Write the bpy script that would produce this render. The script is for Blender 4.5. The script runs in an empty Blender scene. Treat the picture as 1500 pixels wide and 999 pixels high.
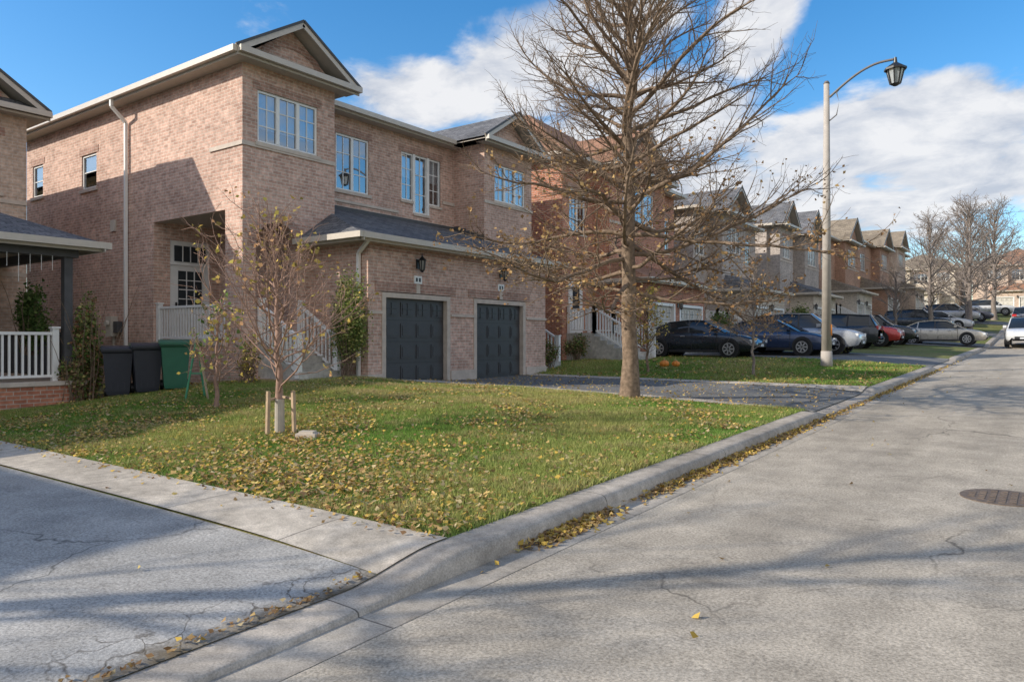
import bpy, math, random
import numpy as np
from mathutils import Vector
R=math.radians
random.seed(7); rng=np.random.default_rng(7)
sc=bpy.context.scene
sc.view_settings.view_transform='Standard'; sc.view_settings.look='None'; sc.view_settings.exposure=0

# ------------------------------------------------------------------ materials
def nd(nt,t,**kw):
    n=nt.nodes.new(t)
    for k,v in kw.items():
        if hasattr(n,k) and k not in n.inputs.keys(): setattr(n,k,v)
        else: n.inputs[k].default_value=v
    return n
def c4(c): return (c[0],c[1],c[2],1)
def newmat(name,rough=.8,spec=.3,metal=0):
    m=bpy.data.materials.new(name); m.use_nodes=True
    nt=m.node_tree; b=nt.nodes['Principled BSDF']
    b.inputs['Roughness'].default_value=rough
    b.inputs['Specular IOR Level'].default_value=spec
    b.inputs['Metallic'].default_value=metal
    return m,nt,b
def pos(nt):
    return nt.nodes.new('ShaderNodeNewGeometry').outputs['Position']
def noise(nt,vec,scale,detail=4,rough=.55,dist=0):
    n=nd(nt,'ShaderNodeTexNoise',Scale=scale,Detail=detail,Roughness=rough,Distortion=dist)
    nt.links.new(vec,n.inputs['Vector']); return n.outputs['Fac']
def mapr(nt,s,a,b,c,d):
    n=nd(nt,'ShaderNodeMapRange'); n.inputs[1].default_value=a;n.inputs[2].default_value=b;n.inputs[3].default_value=c;n.inputs[4].default_value=d
    nt.links.new(s,n.inputs[0]); return n.outputs[0]
def scl(nt,col,f):
    n=nd(nt,'ShaderNodeVectorMath',operation='SCALE'); nt.links.new(col,n.inputs[0])
    nt.links.new(f,n.inputs['Scale']); return n.outputs[0]
def mix(nt,f,a,b):
    n=nt.nodes.new('ShaderNodeMix'); n.data_type='RGBA'
    for sock,v in ((n.inputs[0],f),(n.inputs[6],a),(n.inputs[7],b)):
        if isinstance(v,bpy.types.NodeSocket): nt.links.new(v,sock)
        elif isinstance(v,(int,float)): sock.default_value=v
        else: sock.default_value=c4(v)
    return n.outputs[2]
def math_(nt,op,a,b=None,c=None):
    n=nd(nt,'ShaderNodeMath',operation=op)
    for i,v in enumerate((a,b,c)):
        if v is None: continue
        if isinstance(v,bpy.types.NodeSocket): nt.links.new(v,n.inputs[i])
        else: n.inputs[i].default_value=v
    return n.outputs[0]
def bump(nt,b,h,st=.3,dist=.01):
    n=nd(nt,'ShaderNodeBump',Strength=st,Distance=dist); nt.links.new(h,n.inputs['Height']); nt.links.new(n.outputs[0],b.inputs['Normal'])

def brick_mat(name,c1,c2,mor):
    m,nt,b=newmat(name,.9,.15)
    uv=nd(nt,'ShaderNodeUVMap').outputs[0]
    br=nd(nt,'ShaderNodeTexBrick',Color1=c4(c1),Color2=c4(c2),Mortar=c4(mor),Scale=1.0)
    br.inputs['Mortar Size'].default_value=.0095; br.inputs['Mortar Smooth'].default_value=.3
    br.inputs['Bias'].default_value=0; br.inputs['Brick Width'].default_value=.235; br.inputs['Row Height'].default_value=.079
    nt.links.new(uv,br.inputs['Vector'])
    P=pos(nt)
    col=scl(nt,br.outputs['Color'],mapr(nt,noise(nt,P,.7,3),.3,.7,.86,1.14))
    col=scl(nt,col,mapr(nt,noise(nt,P,9,2),.3,.7,.80,1.20))
    nt.links.new(col,b.inputs['Base Color'])
    inv=math_(nt,'SUBTRACT',1.0,br.outputs['Fac'])
    bump(nt,b,inv,.6,.008)
    return m
def shingle_mat(name,c1,c2):
    m,nt,b=newmat(name,.95,.1)
    uv=nd(nt,'ShaderNodeUVMap').outputs[0]
    br=nd(nt,'ShaderNodeTexBrick',Color1=c4(c1),Color2=c4(c2),Mortar=c4([x*.45 for x in c1]),Scale=1.0)
    br.inputs['Mortar Size'].default_value=.009; br.inputs['Brick Width'].default_value=.3; br.inputs['Row Height'].default_value=.145
    nt.links.new(uv,br.inputs['Vector']); P=pos(nt)
    col=scl(nt,br.outputs['Color'],mapr(nt,noise(nt,P,1.2,3),.3,.7,.8,1.2))
    col=scl(nt,col,mapr(nt,noise(nt,P,14,2),.3,.7,.75,1.25))
    nt.links.new(col,b.inputs['Base Color'])
    return m
def plain(name,c,rough=.6,spec=.3,var=.12,scale=6,metal=0):
    m,nt,b=newmat(name,rough,spec,metal); P=pos(nt)
    n=nd(nt,'ShaderNodeRGB'); n.outputs[0].default_value=c4(c)
    col=scl(nt,n.outputs[0],mapr(nt,noise(nt,P,scale,4),.3,.7,1-var,1+var))
    nt.links.new(col,b.inputs['Base Color']); return m
def attr_mat(name,rough=.7,transl=0):
    m,nt,b=newmat(name,rough,.15)
    a=nd(nt,'ShaderNodeAttribute',attribute_name='Col'); nt.links.new(a.outputs['Color'],b.inputs['Base Color'])
    if transl:
        t=nt.nodes.new('ShaderNodeBsdfTranslucent'); nt.links.new(a.outputs['Color'],t.inputs['Color'])
        mx=nd(nt,'ShaderNodeMixShader'); mx.inputs[0].default_value=transl
        nt.links.new(b.outputs[0],mx.inputs[1]); nt.links.new(t.outputs[0],mx.inputs[2])
        nt.links.new(mx.outputs[0],nt.nodes['Material Output'].inputs[0])
    return m
def asphalt(name,base,warm,crack=.5,cscale=.45,spots=True,edge=None,streak=False):
    m,nt,b=newmat(name,.92,.12); P=pos(nt)
    n1=noise(nt,P,.35,4,.6); n2=noise(nt,P,2.2,5,.6); n3=noise(nt,P,55,3,.75)
    col=mix(nt,mapr(nt,n1,.38,.62,0,1),base,warm)
    col=scl(nt,col,mapr(nt,n2,.3,.7,.80,1.18))
    col=scl(nt,col,mapr(nt,n3,.3,.7,.55,1.45))
    if streak:
        st_=nd(nt,'ShaderNodeVectorMath',operation='MULTIPLY'); nt.links.new(P,st_.inputs[0]); st_.inputs[1].default_value=(1.5,.10,0)
        col=scl(nt,col,mapr(nt,noise(nt,st_.outputs[0],1.0,4,.6),.32,.68,.84,1.12))
    w=nd(nt,'ShaderNodeTexNoise',Scale=1.6,Detail=5); nt.links.new(P,w.inputs['Vector'])
    ad=nd(nt,'ShaderNodeVectorMath',operation='MULTIPLY_ADD'); nt.links.new(w.outputs['Color'],ad.inputs[0]); ad.inputs[1].default_value=(.9,.9,0); nt.links.new(P,ad.inputs[2])
    v=nd(nt,'ShaderNodeTexVoronoi',feature='DISTANCE_TO_EDGE',Scale=cscale); nt.links.new(ad.outputs[0],v.inputs['Vector'])
    ck=mapr(nt,v.outputs['Distance'],.0,.006*cscale/.45+.002,1,0)
    gate=mapr(nt,noise(nt,P,.28,2),.46,.56,0,crack)
    ck=math_(nt,'MULTIPLY',ck,gate)
    col=mix(nt,ck,col,[x*.3 for x in base])
    if edge:
        sp=nd(nt,'ShaderNodeSeparateXYZ'); nt.links.new(P,sp.inputs[0])
        v3=nd(nt,'ShaderNodeTexVoronoi',feature='DISTANCE_TO_EDGE',Scale=3.2); nt.links.new(ad.outputs[0],v3.inputs['Vector'])
        c3=mapr(nt,v3.outputs['Distance'],.0,.03,1,0)
        near=mapr(nt,math_(nt,'ADD',sp.outputs[0],math_(nt,'MULTIPLY',n2,1.6)),-4.0+.55,-3.4+.55,0,1)
        col=mix(nt,math_(nt,'MULTIPLY',c3,math_(nt,'MULTIPLY',near,.85)),col,(.07,.055,.04))
        soil=mapr(nt,math_(nt,'ADD',sp.outputs[0],math_(nt,'MULTIPLY',n2,.5)),-3.50,-3.32,0,.9)
        col=mix(nt,soil,col,(.13,.10,.06))
    if spots:
        v2=nd(nt,'ShaderNodeTexVoronoi',feature='F1',Scale=1.5); nt.links.new(ad.outputs[0],v2.inputs['Vector'])
        sp=mapr(nt,v2.outputs['Distance'],.04,.11,1,0)
        g=mapr(nt,noise(nt,P,1.1,2),.46,.58,0,.65)
        col=mix(nt,math_(nt,'MULTIPLY',sp,g),col,[x*.4 for x in base])
    nt.links.new(col,b.inputs['Base Color'])
    bump(nt,b,n3,.4,.008)
    return m
def concrete(name,c,joint=None,axis=1):
    m,nt,b=newmat(name,.9,.12); P=pos(nt)
    col=mix(nt,mapr(nt,noise(nt,P,1.3,5),.35,.65,0,1),[x*.68 for x in c],c)
    col=scl(nt,col,mapr(nt,noise(nt,P,9,4),.3,.7,.78,1.15))
    n3=noise(nt,P,80,2,.7)
    col=scl(nt,col,mapr(nt,n3,.3,.7,.75,1.25))
    if joint:
        sp=nd(nt,'ShaderNodeSeparateXYZ'); nt.links.new(P,sp.inputs[0])
        f=math_(nt,'FRACT',math_(nt,'DIVIDE',sp.outputs[axis],joint))
        j=math_(nt,'LESS_THAN',f,.012/joint)
        col=mix(nt,math_(nt,'MULTIPLY',j,.75),col,(.06,.055,.05))
    nt.links.new(col,b.inputs['Base Color']); bump(nt,b,n3,.3,.004)
    return m

BR_MAIN=brick_mat('brick_pink',(.64,.425,.345),(.475,.295,.235),(.63,.53,.45))
BR_RED=brick_mat('brick_red',(.56,.24,.15),(.40,.155,.10),(.52,.41,.34))
BR_GREY=brick_mat('brick_grey',(.47,.40,.36),(.35,.30,.275),(.52,.48,.44))
BR_BUFF=brick_mat('brick_buff',(.60,.46,.37),(.50,.37,.29),(.58,.50,.44))
BR_BEIGE=brick_mat('brick_beige',(.66,.57,.47),(.56,.48,.39),(.62,.57,.5))
BR_BROWN=brick_mat('brick_brown',(.50,.28,.19),(.37,.20,.135),(.48,.39,.32))
BR_DARK=brick_mat('brick_soldier',(.46,.28,.225),(.35,.21,.165),(.48,.39,.33))
SH_GREY=shingle_mat('shingles_grey',(.125,.128,.14),(.19,.19,.20))
SH_BROWN=shingle_mat('shingles_brown',(.38,.215,.145),(.28,.155,.105))
SH_TAN=shingle_mat('shingles_tan',(.30,.25,.19),(.21,.175,.14))
WHITE=plain('white_paint',(.82,.81,.79),.45,.4,.05)
GUTTER=plain('gutter_aluminium',(.56,.50,.43),.4,.4,.06)
SOFFIT=plain('soffit',(.50,.45,.39),.6,.2,.05)
STONE=plain('cast_stone',(.58,.50,.43),.85,.2,.12)
CONC=concrete('concrete_steps',(.58,.55,.5))
GDOOR=plain('garage_door_charcoal',(.062,.062,.068),.45,.4,.08)
GDOORW=plain('garage_door_light',(.6,.57,.52),.5,.3,.06)
BLACK=plain('black_metal',(.02,.02,.022),.4,.5,.1)
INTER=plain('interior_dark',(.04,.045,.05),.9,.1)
BLIND=plain('window_blind',(.65,.66,.68),.8,.1,.05)
WOOD=plain('weathered_wood',(.42,.31,.21),.8,.2,.2)
GREYPOST=plain('dark_grey_post',(.09,.09,.095),.6,.3)
GLASS,nt,b=newmat('window_glass')
gl=nd(nt,'ShaderNodeBsdfGlossy',Roughness=.02); gl.inputs['Color'].default_value=(.9,.95,1,1)
tr=nd(nt,'ShaderNodeBsdfTransparent'); tr.inputs['Color'].default_value=(.8,.86,.9,1)
lw=nd(nt,'ShaderNodeLayerWeight',Blend=.35); f=mapr(nt,lw.outputs['Fresnel'],0,1,.25,1)
mx=nd(nt,'ShaderNodeMixShader'); nt.links.new(f,mx.inputs[0]); nt.links.new(tr.outputs[0],mx.inputs[1]); nt.links.new(gl.outputs[0],mx.inputs[2])
nt.links.new(mx.outputs[0],nt.nodes['Material Output'].inputs[0])

# ------------------------------------------------------------------ mesh helpers
class MB:
    def __init__(s): s.v=[];s.f=[];s.m=[];s.mats=[]
    def mi(s,m):
        if m not in s.mats: s.mats.append(m)
        return s.mats.index(m)
    def face(s,pts,m):
        i=len(s.v); s.v+= [tuple(p) for p in pts]; s.f.append(tuple(range(i,i+len(pts)))); s.m.append(s.mi(m))
    def box(s,x0,x1,y0,y1,z0,z1,m):
        p=[(x,y,z) for z in (z0,z1) for x,y in ((x0,y0),(x1,y0),(x1,y1),(x0,y1))]
        i=len(s.v); s.v+=p; k=s.mi(m)
        for q in ((3,2,1,0),(4,5,6,7),(0,1,5,4),(1,2,6,5),(2,3,7,6),(3,0,4,7)):
            s.f.append(tuple(i+a for a in q)); s.m.append(k)
    def beam(s,a,b,w,h,m,up=(0,0,1)):
        a=Vector(a);b=Vector(b);d=(b-a).normalized();u=Vector(up)
        if abs(d.dot(u))>.98: u=Vector((1,0,0))
        r=d.cross(u).normalized();u=r.cross(d).normalized()
        p=[]
        for c in (a,b):
            for sx,sy in ((-1,-1),(1,-1),(1,1),(-1,1)): p.append(tuple(c+r*sx*w/2+u*sy*h/2))
        i=len(s.v); s.v+=p; k=s.mi(m)
        for q in ((3,2,1,0),(4,5,6,7),(0,1,5,4),(1,2,6,5),(2,3,7,6),(3,0,4,7)):
            s.f.append(tuple(i+a_ for a_ in q)); s.m.append(k)
    def cyl(s,a,b,r0,r1,m,n=16,cap=True):
        a=Vector(a);b=Vector(b);d=(b-a).normalized();u=Vector((0,0,1))
        if abs(d.dot(u))>.95:u=Vector((1,0,0))
        r=d.cross(u).normalized();u=r.cross(d)
        i=len(s.v);k=s.mi(m)
        for c,rr in ((a,r0),(b,r1)):
            for j in range(n):
                t=2*math.pi*j/n; s.v.append(tuple(c+(r*math.cos(t)+u*math.sin(t))*rr))
        for j in range(n):
            s.f.append((i+j,i+(j+1)%n,i+n+(j+1)%n,i+n+j)); s.m.append(k)
        if cap:
            s.f.append(tuple(i+j for j in range(n))[::-1]); s.m.append(k)
            s.f.append(tuple(i+n+j for j in range(n))); s.m.append(k)
    def wall(s,ax,c,u0,u1,z0,z1,holes,m,rev=0,revm=None,revholes=None):
        us=sorted(set([u0,u1]+[h[0] for h in holes]+[h[1] for h in holes])); zs=sorted(set([z0,z1]+[h[2] for h in holes]+[h[3] for h in holes]))
        us=[u for u in us if u0<=u<=u1]; zs=[z for z in zs if z0<=z<=z1]
        P=(lambda d,u,z:(d,u,z)) if ax=='x' else (lambda d,u,z:(u,d,z))
        for i in range(len(us)-1):
            for j in range(len(zs)-1):
                cu=(us[i]+us[i+1])/2; cz=(zs[j]+zs[j+1])/2
                if any(h[0]<cu<h[1] and h[2]<cz<h[3] for h in holes): continue
                s.face([P(c,us[i],zs[j]),P(c,us[i+1],zs[j]),P(c,us[i+1],zs[j+1]),P(c,us[i],zs[j+1])],m)
        if rev:
            for a,b_,e,g in (holes if revholes is None else revholes):
                q=c+rev; rm=revm or m
                s.face([P(c,a,e),P(q,a,e),P(q,a,g),P(c,a,g)],rm); s.face([P(c,b_,e),P(q,b_,e),P(q,b_,g),P(c,b_,g)],rm)
                s.face([P(c,a,g),P(q,a,g),P(q,b_,g),P(c,b_,g)],rm); s.face([P(c,a,e),P(q,a,e),P(q,b_,e),P(c,b_,e)],rm)
    def bx(s,ax,d0,d1,u0,u1,z0,z1,m):
        d0,d1=min(d0,d1),max(d0,d1)
        if ax=='x': s.box(d0,d1,u0,u1,z0,z1,m)
        else: s.box(u0,u1,d0,d1,z0,z1,m)
    def build(s,name,parent=None,smooth=False,loc=None):
        if not s.f: return None
        me=bpy.data.meshes.new(name); me.from_pydata(s.v,[],s.f)
        for m in s.mats: me.materials.append(m)
        me.polygons.foreach_set('material_index',s.m)
        uv=me.uv_layers.new(name='UVMap')
        vs=s.v; dat=[]
        for p in me.polygons:
            n=p.normal; ax,ay,az=abs(n.x),abs(n.y),abs(n.z)
            for vi in p.vertices:
                x,y,z=vs[vi]
                if az>.72:
                    if ax>ay+1e-4: dat+=[y,x/max(az,.1)]
                    elif ay>ax+1e-4: dat+=[x,y/max(az,.1)]
                    else: dat+=[x,y]
                elif ax>=ay: dat+=[y,z]
                else: dat+=[x,z]
        uv.data.foreach_set('uv',dat)
        if smooth: me.polygons.foreach_set('use_smooth',[True]*len(me.polygons))
        o=bpy.data.objects.new(name,me); sc.collection.objects.link(o)
        if parent: o.parent=parent
        if loc: o.location=loc
        return o
def empty(name,loc=(0,0,0),rz=0):
    e=bpy.data.objects.new(name,None); sc.collection.objects.link(e); e.location=loc; e.rotation_euler[2]=rz; e.empty_display_size=.5; return e
def np_mesh(name,V,F,mat,col=None,parent=None,smooth=False):
    me=bpy.data.meshes.new(name); V=np.asarray(V,np.float32); F=np.asarray(F,np.int32)
    me.vertices.add(len(V)); me.vertices.foreach_set('co',V.ravel())
    k=F.shape[1]; me.loops.add(F.size); me.loops.foreach_set('vertex_index',F.ravel())
    me.polygons.add(len(F)); me.polygons.foreach_set('loop_start',np.arange(len(F),dtype=np.int32)*k)
    me.polygons.foreach_set('loop_total',np.full(len(F),k,np.int32))
    if smooth: me.polygons.foreach_set('use_smooth',np.ones(len(F),bool))
    me.update(calc_edges=True)
    if col is not None:
        a=me.color_attributes.new('Col','FLOAT_COLOR','POINT'); C=np.ones((len(V),4),np.float32); C[:,:3]=col; a.data.foreach_set('color',C.ravel())
    me.materials.append(mat)
    o=bpy.data.objects.new(name,me); sc.collection.objects.link(o)
    if parent: o.parent=parent
    return o

# ------------------------------------------------------------------ terrain
def sm(t): t=np.clip(t,0,1); return t*t*(3-2*t)
def rz(Y):
    Y=np.asarray(Y,float)
    return .024*(np.clip(Y,-60,125)-4)+.042*np.clip(Y-52,0,68)
DRV=[(-5,3.6),(13.9,18.6),(28.8,35.2),(49,54),(62,67),(78,84)]
def kh(Y):
    v=np.full(np.shape(Y),.15)
    for a,b in DRV: v=v-.105*sm((Y-a+.5)/.9)*sm((b+.4-Y)/.9)
    return v
def gz(X,Y):
    X=np.asarray(X,float);Y=np.asarray(Y,float); X,Y=np.broadcast_arrays(X,Y)
    s=np.clip(-3.6-X,0,None); f=np.exp(-s/1.2)
    z=rz(Y)+kh(Y)*f+.14*(1-f)+.006*np.clip(s,0,14)
    z=z+.36*np.exp(-((X+13.2)/4.2)**2/1.0*.5-((Y-10.6)/2.5)**2*.5)*sm(s/3)
    z=z+.045*np.clip(s,0,4)*sm((Y-19)/4)*(1-.0)
    z=z+.02*np.sin(X*1.7+Y*.9)*sm(s/2)*sm((Y-4.5)/2)*sm((13-Y)/2)
    z=np.where(X>-3.595,rz(Y)-.12,z)
    z=np.where(X>5.6,rz(Y)+.13,z)
    return z
def G(x,y): return float(gz(x,y))
def sheet(name,xs,ys,zf,mat,parent=None):
    X,Y=np.meshgrid(xs,ys); Z=zf(X,Y); V=np.stack([X,Y,Z],-1).reshape(-1,3)
    nx=len(xs);ny=len(ys); i=np.arange((ny-1)*(nx-1)); r=i//(nx-1);c=i%(nx-1); a=r*nx+c
    F=np.stack([a,a+1,a+nx+1,a+nx],1)
    return np_mesh(name,V,F,mat,parent=parent,smooth=True)
GR,nt,b=newmat('grass_ground',.95,.1); P=pos(nt)
col=mix(nt,mapr(nt,noise(nt,P,.5,4),.35,.65,0,1),(.12,.17,.045),(.22,.21,.08))
col=mix(nt,mapr(nt,noise(nt,P,5,4),.48,.68,0,1),col,(.17,.12,.06))
col=scl(nt,col,mapr(nt,noise(nt,P,45,3),.3,.7,.5,1.5)); nt.links.new(col,b.inputs['Base Color'])
xs=np.concatenate([[-600,-300,-150,-80,-50,-40],np.arange(-33,-3.7,.25),[-3.61,-3.6,-3.585,-1,3,5.55,5.61,8,15,30,60,150,300,600]])
ys=np.concatenate([[-300,-100,-50,-30,-15],np.arange(-9,60,.25),np.arange(60,130,1.5),[140,170,220,300,450,700]])
sheet('ground',xs,ys,gz,GR)
ROAD=asphalt('road_asphalt',(.37,.325,.265),(.44,.385,.31),.85,.30,True,None,True)
DRIVE_OLD=asphalt('driveway_worn',(.34,.33,.31),(.43,.405,.37),.8,.4,False,True)
DRIVE_DK=asphalt('driveway_dark',(.17,.168,.165),(.21,.205,.195),.3,.5,False)
CONCR=concrete('concrete_kerb',(.50,.44,.37),3.0,1)
CONCP=concrete('concrete_path',(.60,.53,.44),1.55,0)
CONCG=concrete('concrete_gutter',(.46,.41,.345),3.0,1)
ry=np.concatenate([np.arange(-60,60,1.),np.arange(60,126,2.)])
sheet('road',np.linspace(-3.33,5.3,6),ry,lambda X,Y:rz(Y)+0*X,ROAD)
sheet('gutter',np.array([-3.33,-3.2,-3.03]),ry,lambda X,Y:rz(Y)+.003+0*X,CONCG)
def kerb(name,x0,sgn):
    yy=np.concatenate([np.arange(-60,-8,1.),np.arange(-8,60,.2),np.arange(60,126,1.)]); k=kh(yy) if sgn<0 else np.full(len(yy),.15)
    prof=[(0,-.03,0),(.012,0,.6),(.035,0,.86),(.07,0,.97),(.12,0,1.0),(.24,.004,1.0),(.3,.004,1.0)]
    V=[]
    for dx,dz,kk in prof: V.append(np.stack([np.full(len(yy),x0+sgn*dx)+.004*np.sin(yy*3.1)*(dx<.2),yy,rz(yy)+dz+kk*k],-1))
    V=np.concatenate(V); n=len(yy);F=[]
    for j in range(len(prof)-1):
        a=np.arange(n-1)+j*n; F.append(np.stack([a,a+1,a+n+1,a+n],1))
    np_mesh(name,V,np.concatenate(F),CONCR,smooth=True)
kerb('kerb',-3.31,-1); kerb('kerb',5.28,1)
st=lambda a,b,h=.25: np.linspace(a,b,max(2,int(abs(b-a)/h)+1))
off=lambda o:(lambda X,Y:gz(X,Y)+o)
sheet('driveway',st(-17,-3.6),st(-5,3.42),off(.012),DRIVE_OLD)
sheet('concrete_path',st(-13.5,-3.6),st(3.42,4.12,.1),lambda X,Y:gz(X,Y)+.03-.015*sm((X+5)/1.4)+0*Y,CONCP)
def drv(name,y0,y1,xa,xb,mat,o,flare=0):
    n=st(xa,xb); m=np.linspace(0,1,20); X,T=np.meshgrid(n,m); fl=flare*sm((-10.2-X)/2)
    Y=(y0-fl)+(y1-y0+fl)*T; Z=gz(X,Y)+o; V=np.stack([X,Y,Z],-1).reshape(-1,3); nx=len(n)
    i=np.arange(19*(nx-1)); a=(i//(nx-1))*nx+i%(nx-1)
    return np_mesh(name,V,np.stack([a,a+1,a+nx+1,a+nx],1),mat,smooth=True)
drv('driveway',14.3,18.4,-13.2,-3.6,DRIVE_DK,.02,1.5)
drv('concrete_path',13.75,14.3,-13.2,-3.6,CONCP,.03,1.5)
drv('concrete_path',18.4,19.1,-15,-3.6,CONCP,.03)
for a,b in DRV[2:]:
    sheet('driveway',st(-15,-3.6,.5),st(a,b,.5),off(.02),DRIVE_DK)
mb=MB(); z=float(rz(8.5)); MH=plain('manhole_iron',(.16,.12,.09),.7,.4,.3,20,.2)
mb.cyl((0,0,0),(0,0,.008),.36,.36,MH,32)
for i in range(-3,4):
    for j in range(-3,4):
        if i*i+j*j<11: mb.box(i*.085-.028,i*.085+.028,j*.085-.028,j*.085+.028,.008,.014,MH)
o=mb.build('manhole_cover'); o.location=(-.42,8.5,z+.0); o.rotation_euler[0]=math.atan(.024)

# ------------------------------------------------------------------ scatter: grass, leaves
def on_lawn(X,Y):
    a=(X<-3.6)&(X>-15.6)&(Y>4.12)&(Y<13.75-1.5*sm((-10.2-X)/2))
    h=(X<-14.9)&(Y>8.9); h|=(X<-13.3)&(Y>10.2)
    b_=(X<-3.6)&(X>-14.5)&(Y>19.12)&(Y<28.75)
    return (a&~h)|b_
def fbm2(X,Y,sc_,seed=0):
    r=np.random.default_rng(seed); v=0;A=1;t=0
    for o in range(4):
        for k in range(3):
            th=r.uniform(0,6.28);ph=r.uniform(0,6.28);w=sc_*(2**o)*r.uniform(.8,1.25)
            v=v+A*np.sin((X*np.cos(th)+Y*np.sin(th))*w+ph); 
        t+=A*3;A*=.6
    return v/t*1.6
def blades(n,x0,x1,y0,y1,h0,h1,w,power=1):
    X=rng.uniform(x0,x1,n);Y=rng.uniform(y0,y1,n); k=on_lawn(X,Y)
    X=X[k];Y=Y[k];n=len(X); Z=gz(X,Y)
    pt=fbm2(X,Y,1.1,3); pt2=fbm2(X,Y,5,5)
    h=rng.uniform(h0,h1,n)*(1+.45*pt+.4*pt2); a=rng.uniform(0,6.28,n); ln=rng.uniform(.1,1.2,n)*h; la=rng.uniform(0,6.28,n)
    dx=np.cos(a)*w/2;dy=np.sin(a)*w/2
    V=np.stack([np.stack([X-dx,Y-dy,Z-.005],1),np.stack([X+dx,Y+dy,Z-.005],1),np.stack([X+np.cos(la)*ln,Y+np.sin(la)*ln,Z+h],1)],1).reshape(-1,3)
    g1=np.array([.17,.31,.055]);g2=np.array([.40,.41,.13]);g3=np.array([.52,.42,.21])
    mound=np.exp(-((X+9.5)/4.2)**2-((Y-11)/2.4)**2)
    t=np.clip(.30+.85*pt+.50*mound+rng.normal(0,.22,n),0,1)[:,None]; C=g1*(1-t)+g2*t
    u=np.clip(pt2*.9-.18+.50*mound+rng.normal(0,.25,n),0,1)[:,None]; C=C*(1-u)+g3*u
    C=C*rng.uniform(.55,1.4,(n,1)); return V,np.repeat(C,3,0)
V1,C1=blades(430000,-15.6,-3.6,4.1,13.8,.03,.072,.011)
V2,C2=blades(90000,-14.5,-3.6,19.1,28.8,.04,.09,.02)
V=np.concatenate([V1,V2]);C=np.concatenate([C1,C2])
np_mesh('lawn_grass',V,np.arange(len(V)).reshape(-1,3),attr_mat('grass_blades',.7,.3),C)
def leafquads(X,Y,Z,size,C,flat=.5):
    n=len(X); a=rng.uniform(0,6.28,n); s=size*rng.uniform(.6,1.3,n)
    nz=rng.normal(0,1,(n,3))
    if flat: nz[:,2]=(1/flat)*rng.uniform(.6,1.2,n)
    nz/=np.linalg.norm(nz,axis=1)[:,None]
    t=np.stack([np.cos(a),np.sin(a),rng.normal(0,.3,n)],1); u=np.cross(nz,t); u/=np.linalg.norm(u,axis=1)[:,None]; t=np.cross(u,nz)
    P0=np.stack([X,Y,Z],1); s=s[:,None]
    bend=nz*s*.18
    V=np.stack([P0-t*s*.5+bend,P0-u*s*.38,P0+t*s*.55+bend,P0+u*s*.38],1).reshape(-1,3)
    F=np.arange(4*n).reshape(-1,4); return V,F,np.repeat(C,4,0)
LEAFC=np.array([[.68,.46,.10],[.62,.42,.17],[.48,.31,.14],[.33,.20,.10],[.72,.55,.20],[.56,.45,.26]])
def leafcol(n,w=(3,3,2.4,1.8,2.2,2.2)):
    w=np.array(w)/sum(w); return LEAFC[rng.choice(6,n,p=w)]*rng.uniform(.65,1.15,(n,1))
n=100000; X=rng.uniform(-15.6,-3.62,n);Y=rng.uniform(4.12,13.7,n)
dens=.04+.55*fbm2(X,Y,2.0,11)+.30*fbm2(X,Y,6,12)+.42*np.exp(-((X+9.8)**2/16+(Y-5.8)**2/4))+.85*np.exp(-((X+5.2)/2.0)**2)*np.exp(-((Y-4.7)/1.6)**2)+.30*np.exp(-((Y-4.5)/.7)**2)
k=on_lawn(X,Y)&(rng.uniform(0,1,n)<np.clip(dens,0,1)*.74+.04); X1=X[k];Y1=Y[k];Z1=gz(X1,Y1)+rng.uniform(.012,.055,len(X1))
n=7000; X=rng.uniform(-14,-3.62,n);Y=rng.uniform(19,28.6,n);k=rng.uniform(0,1,n)<.3+.5*fbm2(X,Y,1,4); X2=X[k];Y2=Y[k];Z2=gz(X2,Y2)+rng.uniform(.03,.08,len(X2))
gx=[];gy=[]
for yc,w,m_ in ((5.25,.26,750),(5.8,.15,80),(7.0,.25,180),(7.9,.3,260),(8.8,.4,260),(9.9,.5,260),(11.3,.6,260),(13,.8,200),(15.5,1.5,120),(20,3,400),(26,4,400)):
    gy.append(rng.normal(yc,w,m_)); gx.append(-3.305+np.abs(rng.normal(0,.075,m_)))
X3=np.concatenate(gx);Y3=np.concatenate(gy);Z3=rz(Y3)+.006+rng.uniform(0,.06,len(X3))*np.exp(-(X3+3.31)/.08)
n=70; X4=-3.3+rng.gamma(1.2,1.2,n);Y4=rng.uniform(2.5,34,n);Z4=rz(Y4)+.012
n=200; X5=rng.uniform(-13,-3.4,n);Y5=rng.uniform(-2,4.1,n);Y5=np.where(rng.uniform(0,1,n)<.8,4.12-np.abs(rng.normal(0,.14,n)),Y5);Z5=gz(X5,Y5)+.035
n=300; X8=-3.62-np.abs(rng.normal(0,.05,n));Y8=rng.uniform(-1,3.4,n);Z8=gz(X8,Y8)+.03
n=1300; X6=rng.uniform(-13,-3.7,n);Y6=rng.uniform(13.6,19.2,n);Z6=gz(X6,Y6)+.045
n=500; X7=rng.uniform(-16.5,-14.5,n)-0;Y7=rng.uniform(6.6,9.8,n);Z7=gz(X7,Y7)+.02
parts=[]
for (x,y,z,s,w_) in ((X1,Y1,Z1,.054,None),(X2,Y2,Z2,.08,None),(X3,Y3,Z3,.055,(5,2,3,2,1,0)),(X4,Y4,Z4,.05,None),(X5,Y5,Z5,.045,None),(X6,Y6,Z6,.055,None),(X7,Y7,Z7,.055,None),(X8,Y8,Z8,.035,(1,1,3,4,0,1))):
    parts.append(leafquads(x,y,z,s,leafcol(len(x),w_) if w_ else leafcol(len(x)),.45))
V=[];F=[];C=[];o_=0
for v,f,c in parts: V.append(v);F.append(f+o_);C.append(c);o_+=len(v)
LEAFM=attr_mat('leaves',.75,.25)
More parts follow.
